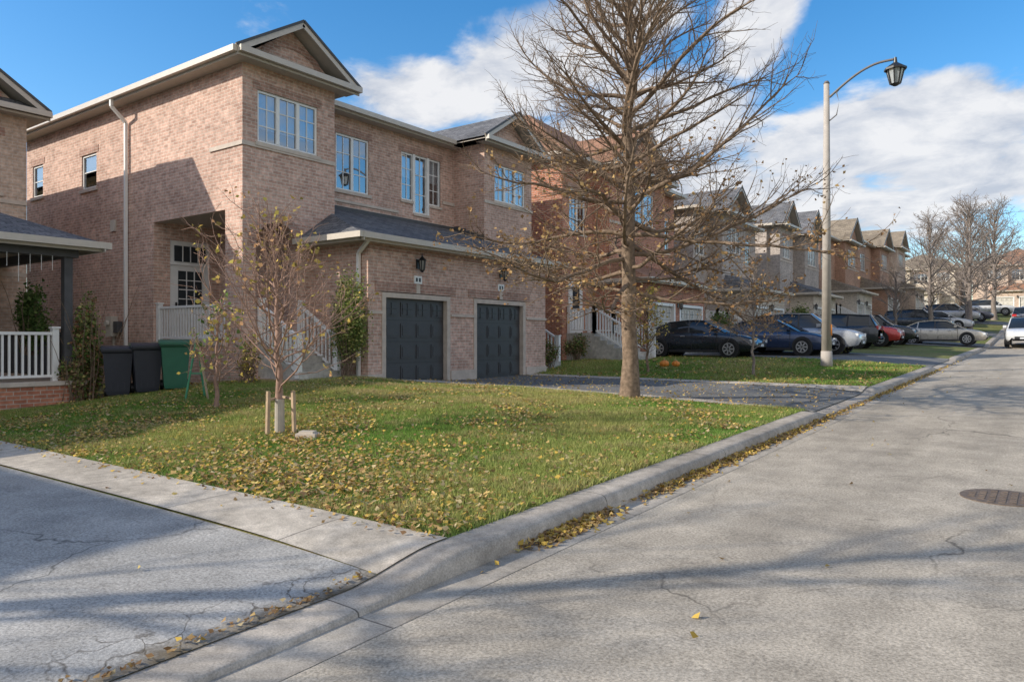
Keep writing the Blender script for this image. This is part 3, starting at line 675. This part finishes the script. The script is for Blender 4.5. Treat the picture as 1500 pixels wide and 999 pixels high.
def bend(rg,start,d,L,n,up,jit):
    pts=[np.array(start,float)];d=np.array(d,float);d/=np.linalg.norm(d)
    for i in range(n):
        d=d+rg.normal(0,jit,3)+np.array([0,0,up]);d/=np.linalg.norm(d); pts.append(pts[-1]+d*L/n)
    return np.array(pts)
def tree_polys(seed,H,r0,nprim,h0,Lmax,topL,el0,el1,nsec=9,nter=5,lean=(0,0),upc=.05,thin=1.0,jit=.1):
    rg=np.random.default_rng(seed); polys=[];tips=[]
    n=14; tr=[np.array([0,0,-.1])]
    for i in range(1,n+1):
        f=i/n; tr.append(np.array([lean[0]*f+rg.normal(0,.02),lean[1]*f+rg.normal(0,.02),H*f]))
    tr=np.array(tr); rr=r0*(1-np.linspace(0,1,n+1))**.8+.012; rr[0]*=1.35
    polys.append((tr,rr,12))
    for i in range(nprim):
        f=(i+rg.uniform(0,1))/nprim; h=h0+(H-h0)*f**.95*.97
        base=np.array([np.interp(h,tr[:,2],tr[:,0]),np.interp(h,tr[:,2],tr[:,1]),h])
        az=i*2.399+rg.normal(0,.35); g=(h-h0)/(H-h0)
        L=(Lmax*(1-g)**.75*(min(1,.65+g*3))+topL)*rg.uniform(.65,1.2); el=R(el0+(el1-el0)*g+rg.normal(0,9))
        d=[math.cos(az)*math.cos(el),math.sin(az)*math.cos(el),math.sin(el)]
        p=bend(rg,base,d,L,9,upc*(1-g*.5),jit); rb=min(r0*.34,.012+.011*L)*thin
        ra=rb*(1-np.linspace(0,1,10))**.7+.004; polys.append((p,ra,6))
        ns=int(nsec*(.5+L/ max(Lmax,.1)*.8))
        for j in range(ns):
            s=.18+.82*(j+rg.uniform(0,1))/ns; idx=min(int(s*9),8); q=p[idx]+(p[idx+1]-p[idx])*(s*9-idx)
            dd=p[idx+1]-p[idx]; dd/=np.linalg.norm(dd); side=np.cross(dd,[0,0,1.])*(1 if j%2 else -1); side/=np.linalg.norm(side)+1e-9
            d2=dd*.75+side*rg.uniform(.5,1)+np.array([0,0,rg.normal(.12,.35)]); L2=(L*.42*(1-s*.65)+.18)*rg.uniform(.6,1.25)
            p2=bend(rg,q,d2,L2,5,.05,.16); r2=min(ra[idx]*.6,.004+.007*L2)*thin
            polys.append((p2,r2*(1-np.linspace(0,1,6))**.7+.003,4)); tips.append(p2[-1])
            for k in range(nter):
                s3=.2+.8*(k+rg.uniform(0,1))/nter; i3=min(int(s3*5),4); q3=p2[i3]+(p2[i3+1]-p2[i3])*(s3*5-i3)
                d3=(p2[i3+1]-p2[i3]); d3/=np.linalg.norm(d3); d3=d3+rg.normal(0,.6,3); L3=rg.uniform(.15,.5)*(.5+L2*.5)
                p3=bend(rg,q3,d3,L3,3,.05,.18); polys.append((p3,np.array([.004,.0035,.003,.0025]),3)); tips.append(p3[-1]);tips.append(p3[2])
    return polys,np.array(tips)
BARK=plain('bark',(.225,.165,.12),.95,.1,.4,14); BARKG=plain('bark_grey',(.25,.21,.185),.95,.1,.25,10); BARKR=plain('bark_reddish',(.34,.22,.17),.85,.2,.2,10)
def leafobj(name,P,size,cols,parent,flat=0):
    n=len(P); C=np.array(cols)[rng.integers(0,len(cols),n)]*rng.uniform(.65,1.25,(n,1))
    v,f,c=leafquads(P[:,0],P[:,1],P[:,2],size,C,flat); return np_mesh(name,v,f,LEAFM,c,parent)
e=empty('bare_tree',(-6.95,13.5,G(-6.95,13.5)))
polys,tips=tree_polys(21,10.9,.155,104,2.1,3.2,.7,-12,66,nsec=15,nter=8,lean=(-.1,.12),upc=.065,thin=.95,jit=.13)
tubes(polys,'trunk_and_branches',BARK,e)
low=tips[(tips[:,2]<5.2)]; k=rng.uniform(0,1,len(low))<.30*np.clip((5.3-low[:,2])/2.2,0,1); P=low[k]; P=np.repeat(P,2,0)+rng.normal(0,.05,(2*k.sum(),3))
leafobj('dry_leaves',P,.072,[[.42,.24,.11],[.50,.34,.15],[.30,.18,.09]],e)
# verge tree behind the camera (its shadow falls across the road)
e=empty('bare_tree',(-12.0,-5.9,G(-12.0,-5.9)))
polys,tips=tree_polys(5,11.5,.15,34,2.4,3.4,.8,15,62,nsec=6,nter=2,thin=.8); tubes(polys,'trunk_and_branches',BARK,e)
# young ornamental tree with guard and stakes
yx,yy_=-8.85,6.55; e=empty('young_tree',(yx,yy_,G(yx,yy_)))
polys,tips=tree_polys(33,2.5,.045,28,.55,1.5,.7,26,64,nsec=5,nter=3,lean=(-.15,.05),upc=.10,thin=.6,jit=.15)
tubes(polys,'trunk_and_branches',BARKR,e)
k=rng.uniform(0,1,len(tips))<.17; P=tips[k]; leafobj('leaves',np.repeat(P,2,0)+rng.normal(0,.05,(2*len(P),3)),.075,[[.65,.48,.13],[.50,.42,.10],[.58,.34,.17],[.36,.28,.1]],e,0)
g=MB()
for dx,dy in ((.2,.1),(-.18,.16),(.02,-.22)):
    g.beam((dx,dy,-.1),(dx*.9,dy*.9,.62),.045,.045,WOOD)
g.cyl((0,0,0),(0,0,.5),.07,.065,plain('tree_guard',(.42,.38,.33),.6),12,False)
g.beam((.2,.1,.5),(-.18,.16,.52),.03,.03,WOOD);g.beam((-.18,.16,.5),(.02,-.22,.5),.03,.03,WOOD); g.build('stakes',e)
mb=MB(); mb.box(-.14,.14,-.1,.1,0,.08,STONE); mb.box(-.1,.1,-.07,.07,.08,.11,GUTTER); o=mb.build('garden_stone'); o.location=(yx+.55,yy_+.05,G(yx+.55,yy_)); o.rotation_euler[2]=.5
def sapling(name,x,y,H,seed,cols,frac=.6,size=.08,bark=BARKR,L=.7,r=.03,nprim=22):
    e=empty(name,(x,y,G(x,y))); polys,tips=tree_polys(seed,H,r,nprim,H*.22,L,.3,30,70,nsec=5,nter=3,upc=.07,thin=.8)
    tubes(polys,'branches',bark,e)
    if frac>0:
        k=rng.uniform(0,1,len(tips))<frac; leafobj('leaves',tips[k]+rng.normal(0,.03,(k.sum(),3)),size,cols,e,0)
    return e
YEL=[[.68,.52,.12],[.52,.45,.12],[.6,.4,.15]]; GRN=[[.12,.20,.05],[.20,.29,.08],[.32,.33,.12],[.15,.17,.07]]; BRN=[[.35,.22,.13],[.45,.31,.17],[.28,.21,.11]]
sapling('small_tree',-11.9,7.5,1.5,41,YEL+GRN,.4,.09,nprim=10,L=.5)
sapling('small_tree',-6.9,20.9,3.1,42,BRN,.25,.08,BARKG,.9,.03,26)
sapling('small_tree',-10.0,20.6,2.2,43,YEL,.6,.09,BARK)
def shrub(name,x,y,rx,ry,rz_,n,cols,size=.07,z0=None,seed=1):
    e=empty(name,(x,y,G(x,y) if z0 is None else z0)); r=np.random.default_rng(seed)
    cc=r.normal(0,1,(14,3)); cc/=np.linalg.norm(cc,axis=1)[:,None]; cc=cc*r.uniform(.2,.75,(14,1))
    P=cc[r.integers(0,14,n)]+r.normal(0,.2,(n,3)); P=P*[rx,ry,rz_]; P[:,2]+=rz_*.95; P=P[P[:,2]>.02]
    leafobj('foliage',P,size,cols,e,0)
    polys=[]
    for i in range(26):
        a=r.uniform(0,6.28); L=r.uniform(.9,2.0)*rz_; d=[math.cos(a)*rx/rz_*.45,math.sin(a)*ry/rz_*.45,1]
        p=bend(r,(r.normal(0,.08),r.normal(0,.08),0),d,L,6,.02,.1); polys.append((p,np.linspace(.012,.004,7),4))
    tubes(polys,'stems',BARK,e); return e
shrub('evergreen_shrub',-13.35,11.78,.58,.34,1.3,7500,GRN+[[.42,.43,.14],[.36,.38,.12]],.06,seed=3)
shrub('garden_shrub',-14.2,9.7,.36,.3,.55,700,BRN+YEL,.06,seed=4)
shrub('garden_shrub',-16.1,6.95,.35,.3,.5,1200,BRN+GRN,.06,seed=6)
shrub('climbing_vine',-16.15,7.25,.42,.3,1.45,6500,GRN+[[.48,.42,.15],[.4,.2,.12]],.07,.2,7)
shrub('hanging_plant',-17.6,6.75,.9,.2,.85,2600,[[.10,.17,.05],[.16,.22,.07]],.08,1.3,17)
shrub('ornamental_grass',-7.9,33.8,.8,.5,.5,2600,[[.4,.35,.18],[.28,.31,.12]],.09,seed=9)
shrub('garden_shrub',-13.6,20.6,.5,.4,.5,1200,GRN+BRN,.07,seed=10)
shrub('garden_shrub',-14.2,23.4,.5,.5,.6,1500,GRN+BRN,.07,seed=12)
shrub('evergreen_shrub',-13.5,35.8,.8,.7,1.1,3500,GRN,.1,seed=13)
shrub('evergreen_shrub',-13,47.5,.9,.8,1.2,3500,GRN,.12,seed=14)
def far_tree(mesh_src,x,y,s,rot):
    e=empty('bare_tree',(x,y,G(x,y)),rot); e.scale=(s,s,s)
    o=bpy.data.objects.new('trunk_and_branches',mesh_src); sc.collection.objects.link(o); o.parent=e
polys,_=tree_polys(77,9.0,.18,44,1.8,4.2,.9,22,68,nsec=8,nter=5,jit=.14)
polys=[(p,np.maximum(r,.009),n if n<12 else 8) for p,r,n in polys]
t0=tubes(polys,'trunk_and_branches',BARKG); m0=t0.data; bpy.data.objects.remove(t0)
polys,_=tree_polys(78,8.2,.15,38,1.5,3.6,.9,30,72,nsec=8,nter=5,jit=.14)
polys=[(p,np.maximum(r,.009),n if n<12 else 8) for p,r,n in polys]
t0=tubes(polys,'trunk_and_branches',BARKG); m1=t0.data; bpy.data.objects.remove(t0)
for m_,x,y,s,r in ((m0,-7.3,60,.9,.3),(m0,-5.4,66,1.05,2),(m1,-6.4,76,1.2,3.4),(m0,-5.0,86,1.2,4),(m1,-6.5,98,1.1,1),(m1,-9.0,57,.6,3.3),(m0,-14,118,1.1,5),(m1,-3,122,1.1,1.4),(m0,-24,120,1.1,.8),(m1,3,118,1.2,3.8),(m1,7.5,20,1,1),(m0,7.5,38,1,2)):
    far_tree(m_,x,y,s,r)

# ------------------------------------------------------------------ street lamp
lx,ly=-6.0,25.3; lz=G(lx,ly); e=empty('street_lamp',(lx,ly,lz)); mb=MB()
PC=plain('lamp_pole_concrete',(.43,.39,.35),.8,.2,.12,4); MET=plain('lamp_arm_metal',(.16,.15,.15),.45,.5,.1)
H=9.85-lz
mb.cyl((0,0,-.2),(0,0,.5),.19,.17,PC,20);mb.cyl((0,0,.5),(0,0,H),.155,.085,PC,20); mb.cyl((0,0,H),(0,0,H+.08),.1,.06,MET,16)
mb.box(.15,.165,-.06,.06,1.0,1.35,plain('orange_tag',(.7,.25,.05),.6))
mb.build('pole',e,True)
arm=[];A0=H-.45
for i in range(15):
    t=i/14; arm.append((.09+1.85*t, 0, A0+.8*math.sin(min(t*1.15,1)*math.pi/2)))
polys=[(np.array(arm),np.full(15,.04),8)]
br_=[(.09,0,A0-.75),(.3,0,A0-.6),(.38,0,A0-.2),(.3,0,A0+.1),(.42,0,A0+.24)]; polys.append((np.array(br_),np.full(5,.02),6))
tubes(polys,'arm',MET,e)
mb=MB(); ax_,az_=arm[-1][0]+.05,arm[-1][2]
mb.cyl((ax_,0,az_-.12),(ax_,0,az_+.05),.06,.04,BLACK,12); mb.cyl((ax_,0,az_-.28),(ax_,0,az_-.12),.31,.08,BLACK,8)
mb.cyl((ax_,0,az_-.34),(ax_,0,az_-.28),.32,.32,BLACK,8)
LG=plain('lantern_lens',(.35,.38,.40),.15,.6)
mb.cyl((ax_,0,az_-.76),(ax_,0,az_-.34),.14,.24,LG,8)
for i in range(8):
    t=i*math.pi/4+.0; mb.beam((ax_+.145*math.cos(t),.145*math.sin(t),az_-.76),(ax_+.248*math.cos(t),.248*math.sin(t),az_-.34),.035,.035,BLACK)
mb.cyl((ax_,0,az_-.82),(ax_,0,az_-.76),.06,.155,BLACK,8); mb.build('lantern',e)

# ------------------------------------------------------------------ bins
def bin_(x,y,c,rz_=0,name='wheelie_bin'):
    m=plain('bin_plastic',c,.45,.4,.06); e=empty(name,(x,y,G(x,y)+.01),rz_); b=MB()
    k=b.mi(m); lv=[(.05,.20,.24),(.12,.215,.25),(.9,.27,.30),(.93,.30,.33),(.97,.30,.33)]
    i0=len(b.v)
    for z,a,c_ in lv:
        for sx,sy in ((-1,-1),(1,-1),(1,1),(-1,1)): b.v.append((sx*c_,sy*a,z))
    for l in range(len(lv)-1):
        for j in range(4): b.f.append((i0+l*4+j,i0+l*4+(j+1)%4,i0+l*4+4+(j+1)%4,i0+l*4+4+j)); b.m.append(k)
    b.f.append((i0+3,i0+2,i0+1,i0)); b.m.append(k)
    ls=[]
    for t in range(7):
        xx=-.34+.70*t/6; zz=.975+.085*max(math.sin(math.pi*t/6),0)**.6; ls.append((xx,zz))
    for (xa,za),(xb_,zb_) in zip(ls,ls[1:]):
        b.face([(xa,-.31,za),(xb_,-.31,zb_),(xb_,.31,zb_),(xa,.31,za)],m)
        b.face([(xa,-.31,.965),(xb_,-.31,.965),(xb_,-.31,zb_),(xa,-.31,za)],m); b.face([(xa,.31,.965),(xb_,.31,.965),(xb_,.31,zb_),(xa,.31,za)],m)
    b.box(.34,.37,-.29,.29,.955,1.0,m)
    b.cyl((-.36,-.24,.98),(-.36,.24,.98),.02,.02,m,8)
    for s in (-1,1): b.cyl((-.22,s*.2,.11),(-.22,s*.27,.11),.11,.11,BLACK,16)
    b.box(.262,.27,-.1,.1,.6,.75,GUTTER)
    for s in (-.12,0,.12): b.box(.235,.262,s-.012,s+.012,.15,.85,m)
    b.build('bin_body',e)
bin_(-15.75,7.68,(.03,.033,.045),-.5);bin_(-15.35,8.05,(.03,.033,.045),-.35);bin_(-14.95,8.45,(.03,.13,.08),-.45)
mb=MB(); GM=plain('green_frame',(.08,.3,.17),.5)
mb.beam((-.22,0,0),(0,0,1.2),.03,.03,GM);mb.beam((.22,0,0),(0,0,1.2),.03,.03,WOOD);mb.beam((-.13,0,.5),(.13,0,.5),.025,.025,GM);mb.beam((0,.35,0),(0,0,1.2),.03,.03,GM)
o=mb.build('plant_support'); o.location=(-13.2,7.9,G(-13.2,7.9)); o.rotation_euler[2]=.6
PUMP=plain('pumpkin_skin',(.72,.25,.04),.5,.4)
def pumpkin(x,y,r):
    V=[];F=[];nu,nv=32,12
    for i in range(nv+1):
        p=math.pi*i/nv
        for j in range(nu):
            t=2*math.pi*j/nu; rr=r*(1+.07*math.cos(8*t))*max(math.sin(p),0)**.8; V.append((rr*math.cos(t),rr*math.sin(t),r*.75*(1-math.cos(p))))
    for i in range(nv):
        for j in range(nu): F.append((i*nu+j,i*nu+(j+1)%nu,(i+1)*nu+(j+1)%nu,(i+1)*nu+j))
    e=empty('pumpkin',(x,y,G(x,y))); np_mesh('pumpkin_skin',V,F,PUMP,parent=e,smooth=True)
    b=MB(); b.cyl((0,0,r*1.45),(.02,0,r*1.75),.025,.018,WOOD,6); b.build('stem',e)
pumpkin(-10.1,22.0,.15);pumpkin(-9.8,22.2,.13)

# ------------------------------------------------------------------ vehicles
TYRE=plain('tyre',(.025,.025,.025),.85,.2); RIM=plain('rim',(.5,.5,.51),.3,.6,.05,6,.6)
CG,nt_,b_=newmat('car_glass',.05,.6); b_.inputs['Base Color'].default_value=(.02,.025,.03,1)
RED=plain('tail_light',(.5,.02,.02),.25,.5); HL=plain('head_light',(.7,.72,.74),.15,.6); PLT=plain('number_plate',(.6,.62,.65),.5)
def carpaint(c):
    m,nt,b=newmat('car_paint',.28,.5,.25); b.inputs['Base Color'].default_value=c4(c)
    b.inputs['Coat Weight'].default_value=.8; b.inputs['Coat Roughness'].default_value=.05
    P=pos(nt); r=mapr(nt,noise(nt,P,3,4),.3,.7,.2,.38); nt.links.new(r,b.inputs['Roughness']); return m
def car(x,y,rot,kind,c,name='parked_car'):
    e=empty(name,(x,y,G(x,y)+.02 if x<-3.6 else float(rz(y))+.005),rot); m=carpaint(c); B=MB()
    if kind=='sedan':
        body=[(-2.35,.5,.72,.70),(-2.30,.3,.86,.80),(-2.15,.24,1.0,.85),(-1.7,.2,1.03,.885),(-1.0,.19,.99,.9),(0,.19,.96,.905),(.9,.19,.95,.9),(1.35,.2,.92,.89),(1.9,.22,.82,.86),(2.2,.25,.72,.80),(2.33,.3,.62,.70),(2.38,.42,.55,.6)]
        cab=[(-1.95,1.01,.80,.78),(-1.1,1.38,.81,.60),(-.3,1.45,.82,.615),(.35,1.42,.82,.61),(1.25,.95,.82,.78)]; wx=(-1.42,1.42);wr=.33; pil=(-1.1,-.2,.35)
    else:
        body=[(-2.35,.5,.9,.76),(-2.31,.34,1.05,.84),(-2.2,.28,1.1,.88),(-1.5,.25,1.1,.92),(0,.25,1.08,.93),(.9,.25,1.07,.925),(1.4,.26,1.05,.91),(1.95,.28,.98,.88),(2.22,.32,.88,.83),(2.33,.36,.78,.76),(2.37,.48,.7,.66)]
        cab=[(-2.25,1.08,.84,.80),(-1.95,1.62,.84,.66),(-.5,1.72,.85,.675),(.45,1.68,.85,.665),(1.2,1.06,.85,.8)]; wx=(-1.4,1.42);wr=.37; pil=(-1.95,-.95,.0,.45)
    def loft(rings,mf,cap=True):
        n=len(rings[0]); i0=len(B.v)
        for r in rings: B.v+=r
        for i in range(len(rings)-1):
            for j in range(n-1):
                B.f.append((i0+i*n+j,i0+i*n+j+1,i0+(i+1)*n+j+1,i0+(i+1)*n+j)); B.m.append(B.mi(mf(i,j)))
        if cap:
            B.f.append(tuple(i0+j for j in range(n))); B.m.append(B.mi(mf(0,2))); B.f.append(tuple(i0+(len(rings)-1)*n+j for j in range(n))); B.m.append(B.mi(mf(0,2)))
    rings=[]
    for X,zb_,zt,w in body:
        h=zt-zb_; half=[(w*.86,zb_),(w*.97,zb_+h*.18),(w,zb_+h*.5),(w*.985,zb_+h*.78),(w*.93,zt-.02),(w*.6,zt+.012),(0,zt+.02)]
        rings.append([(X,-a,z) for a,z in half]+[(X,a,z) for a,z in half[:-1][::-1]])
    loft(rings,lambda i,j:m)
    ob=B.build('body',e,True); B=MB()
    rings=[]
    for X,zt,wb,wt in cab:
        zb_=np.interp(X,[q[0] for q in body],[q[2] for q in body])-.03; zt2=max(zt,zb_+.02)
        half=[(wb,zb_),(wb*.5+wt*.5+.01,(zb_+zt2)/2),(wt,zt2-.02),(wt*.9,zt2),(0,zt2+.02)]
        rings.append([(X,-a,z) for a,z in half]+[(X,a,z) for a,z in half[:-1][::-1]])
    nst=len(rings)
    def mf(i,j):
        side=j in (0,1,6,7)
        if i in (0,nst-2): return CG
        return CG if side else m
    loft(rings,mf,False); B.build('cabin',e,True); B=MB()
    for s in (0,1):
        q=[ (r[0] if s==0 else r[-1], r[2] if s==0 else r[-3]) for r in rings]
        for i in range(nst-1): B.beam(q[i][1],q[i+1][1],.05,.04,m)
        B.beam(q[0][0],q[0][1],.05,.04,m)
        B.beam(q[1][1],(q[1][0][0]-.05,q[1][0][1],q[1][0][2]),.06,.03,m)
        sg=-1 if s==0 else 1
        for X in pil[1:-1]:
            zt=np.interp(X,[q_[0] for q_ in cab],[q_[1] for q_ in cab]); wt=np.interp(X,[q_[0] for q_ in cab],[q_[3] for q_ in cab]); wb=cab[1][2]
            zb_=np.interp(X,[q_[0] for q_ in body],[q_[2] for q_ in body])
            B.beam((X,sg*(wb+.008),zb_-.03),(X-.03,sg*(wt+.012),zt-.03),.07,.02,BLACK)
    for X in wx:
        for s in (-1,1):
            w=.9 if kind=='sedan' else .925
            B.cyl((X,s*(w-.22),wr+.02),(X,s*(w+.006),wr+.02),wr+.065,wr+.065,BLACK,24)
            B.cyl((X,s*(w-.2),wr),(X,s*(w+.02),wr),wr,wr,TYRE,24);B.cyl((X,s*(w),wr),(X,s*(w+.024),wr),wr*.66,wr*.66,BLACK,20)
            for k_ in range(7):
                t=k_*2*math.pi/7; B.beam((X,s*(w+.03),wr),(X+math.cos(t)*wr*.64,s*(w+.03),wr+math.sin(t)*wr*.64),.05,.02,RIM,(0,1,0))
            for k_ in range(16):
                t=k_*math.pi/8;t2=t+math.pi/8; B.beam((X+math.cos(t)*wr*.65,s*(w+.026),wr+math.sin(t)*wr*.65),(X+math.cos(t2)*wr*.65,s*(w+.026),wr+math.sin(t2)*wr*.65),.03,.02,RIM,(0,1,0))
    hw=.62; hz=body[-2][2]-.06; tz=body[1][2]-.06
    for s in (-1,1):
        B.box(2.16 if kind=='sedan' else 2.2,2.335,s*hw-.16,s*hw+.16,hz-.0,hz+.12,HL); B.box(-2.345,-2.2,s*.66-.15,s*.66+.15,tz-.08,tz+.1,RED)
        w=.905 if kind=='sedan' else .932
        for X in (-.95,-.05,.95): B.beam((X,s*(w-.008),.32),(X,s*(w-.02),.93),.012,.02,BLACK)
        B.box(-.5,-.32,min(s*w,s*(w+.025)),max(s*w,s*(w+.025)),.80,.83,RIM);B.box(.45,.63,min(s*w,s*(w+.025)),max(s*w,s*(w+.025)),.80,.83,RIM)
        B.box(.78,.92,min(s*(w-.05),s*(w+.12)),max(s*(w-.05),s*(w+.12)),1.0 if kind=='sedan' else 1.1,1.12 if kind=='sedan' else 1.24,m)
        B.box(-1.0,1.0,min(s*(w-.06),s*(w+.004)),max(s*(w-.06),s*(w+.004)),.2,.3,BLACK)
    B.box(2.3,2.39,-.42,.42,.4,.56,BLACK); B.box(2.385,2.4,-.16,.16,.42,.52,PLT);B.box(-2.37,-2.34,-.2,.2,.6,.72,PLT); B.box(-2.36,-2.3,-.7,.7,.32,.42,BLACK)
    B.build('fittings',e)
car(-11.4,28.3,0,'sedan',(.02,.025,.035))
car(-9.6,31.5,0,'sedan',(.03,.05,.11))
car(-8.9,33.6,0,'suv',(.42,.44,.47))
car(-9.0,44,0,'suv',(.5,.05,.05))
car(-9.4,40.5,math.pi,'suv',(.03,.035,.045))
car(-8.8,47.6,0,'suv',(.035,.038,.042))
car(-5.7,51.5,0,'sedan',(.55,.50,.42))
car(-1.6,54,-math.pi/2,'suv',(.75,.76,.77))
car(-9.5,53,0,'sedan',(.5,.5,.52))
car(-8.5,63,0,'suv',(.05,.06,.07));car(-7.5,66,0,'sedan',(.6,.6,.6));car(-8,79,0,'suv',(.5,.5,.52));car(-7.2,82,0,'sedan',(.08,.08,.1));car(-2.2,88,math.pi/2,'sedan',(.6,.6,.6));car(-2.2,75,math.pi/2,'suv',(.3,.3,.32));car(-6,97,0,'suv',(.6,.6,.6))

# ------------------------------------------------------------------ camera
cam=bpy.data.cameras.new('camera'); co=bpy.data.objects.new('camera',cam); sc.collection.objects.link(co)
cam.sensor_width=36; cam.lens=1093/1500*36; co.location=(0,0,1.6); co.rotation_euler=(R(90),0,R(36.2)); cam.clip_end=3000; cam.clip_start=.05; sc.camera=co
# ------------------------------------------------------------------ sun + sky
EL=26.5; tx,ty=.68,.73
su=bpy.data.lights.new('sun','SUN'); su.energy=5.0; su.angle=R(.5); su.color=(1,.92,.79); so=bpy.data.objects.new('sun',su); sc.collection.objects.link(so)
d=Vector((tx,ty,0)).normalized()*math.cos(R(EL)); d.z=-math.sin(R(EL)); so.rotation_euler=d.to_track_quat('-Z','Y').to_euler(); so.location=(-20,-20,20)
w=bpy.data.worlds.new('World'); sc.world=w; w.use_nodes=True; nt=w.node_tree; bg=nt.nodes['Background']; bg.inputs['Strength'].default_value=.15
sky=nt.nodes.new('ShaderNodeTexSky'); sky.sky_type='NISHITA'; sky.sun_disc=False; sky.sun_elevation=R(EL); sky.sun_rotation=math.atan2(-tx,-ty)%(2*math.pi); sky.air_density=1.0; sky.dust_density=.6; sky.ozone_density=2.0
hs=nd(nt,'ShaderNodeHueSaturation',Saturation=1.38,Value=1.4); nt.links.new(sky.outputs[0],hs.inputs['Color'])
tc=nt.nodes.new('ShaderNodeTexCoord'); nv=nd(nt,'ShaderNodeVectorMath',operation='NORMALIZE'); nt.links.new(tc.outputs['Generated'],nv.inputs[0]); D=nv.outputs[0]
sp=nt.nodes.new('ShaderNodeSeparateXYZ'); nt.links.new(D,sp.inputs[0])
az=math_(nt,'ARCTAN2',sp.outputs[0],sp.outputs[1]); el=math_(nt,'ARCSINE',sp.outputs[2])
zc=math_(nt,'ADD',math_(nt,'MAXIMUM',sp.outputs[2],0.0),.22)
cb=nt.nodes.new('ShaderNodeCombineXYZ'); nt.links.new(math_(nt,'DIVIDE',sp.outputs[0],zc),cb.inputs[0]); nt.links.new(math_(nt,'DIVIDE',sp.outputs[1],zc),cb.inputs[1]); cb.inputs[2].default_value=.0
n1=noise(nt,cb.outputs[0],1.9,6,.58,.25); n2=noise(nt,cb.outputs[0],4.6,6,.6,.3)
def azel(px,py):
    t=(px-750)/1093; v=(499.5-py)/1093; a=R(-36.2)+math.atan(t); return a,math.atan(v*math.cos(math.atan(t)))
blobs=[(640,140,130,50,-.1),(780,90,170,75,-.35),(1110,30,45,80,.5),(960,180,150,60,0),(1290,165,140,35,-.1),(1450,200,170,50,0),(1300,255,420,80,0)]
m=None
for px,py,rx,ry_,ro in blobs:
    a0,e0=azel(px,py); da=math_(nt,'SUBTRACT',az,a0); de=math_(nt,'SUBTRACT',el,e0); c_,s_=math.cos(ro),math.sin(ro)
    u=math_(nt,'DIVIDE',math_(nt,'SUBTRACT',math_(nt,'MULTIPLY',da,c_),math_(nt,'MULTIPLY',de,s_)),rx/1093.)
    v=math_(nt,'DIVIDE',math_(nt,'ADD',math_(nt,'MULTIPLY',da,s_),math_(nt,'MULTIPLY',de,c_)),ry_/1093.)
    dd=math_(nt,'SQRT',math_(nt,'ADD',math_(nt,'MULTIPLY',u,u),math_(nt,'MULTIPLY',v,v)))
    q=math_(nt,'SUBTRACT',1.3,dd); m=q if m is None else math_(nt,'MAXIMUM',m,q)
fill_clouds=mapr(nt,math_(nt,'ADD',math_(nt,'MULTIPLY',sp.outputs[0],.75),math_(nt,'MULTIPLY',sp.outputs[1],-.66)),-.1,.5,-.45,.8)  # unseen cloud bank behind the camera, added to brighten the ambient fill
m=math_(nt,'MAXIMUM',m,fill_clouds); m=math_(nt,'MINIMUM',m,.8)
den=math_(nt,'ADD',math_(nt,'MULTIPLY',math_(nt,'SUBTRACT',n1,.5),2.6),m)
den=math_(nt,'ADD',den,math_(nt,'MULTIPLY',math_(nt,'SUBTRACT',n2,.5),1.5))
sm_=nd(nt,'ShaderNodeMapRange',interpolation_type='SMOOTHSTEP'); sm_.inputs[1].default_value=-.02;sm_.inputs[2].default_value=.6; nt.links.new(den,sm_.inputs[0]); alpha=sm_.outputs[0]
shade=mapr(nt,n2,.36,.60,0,1)
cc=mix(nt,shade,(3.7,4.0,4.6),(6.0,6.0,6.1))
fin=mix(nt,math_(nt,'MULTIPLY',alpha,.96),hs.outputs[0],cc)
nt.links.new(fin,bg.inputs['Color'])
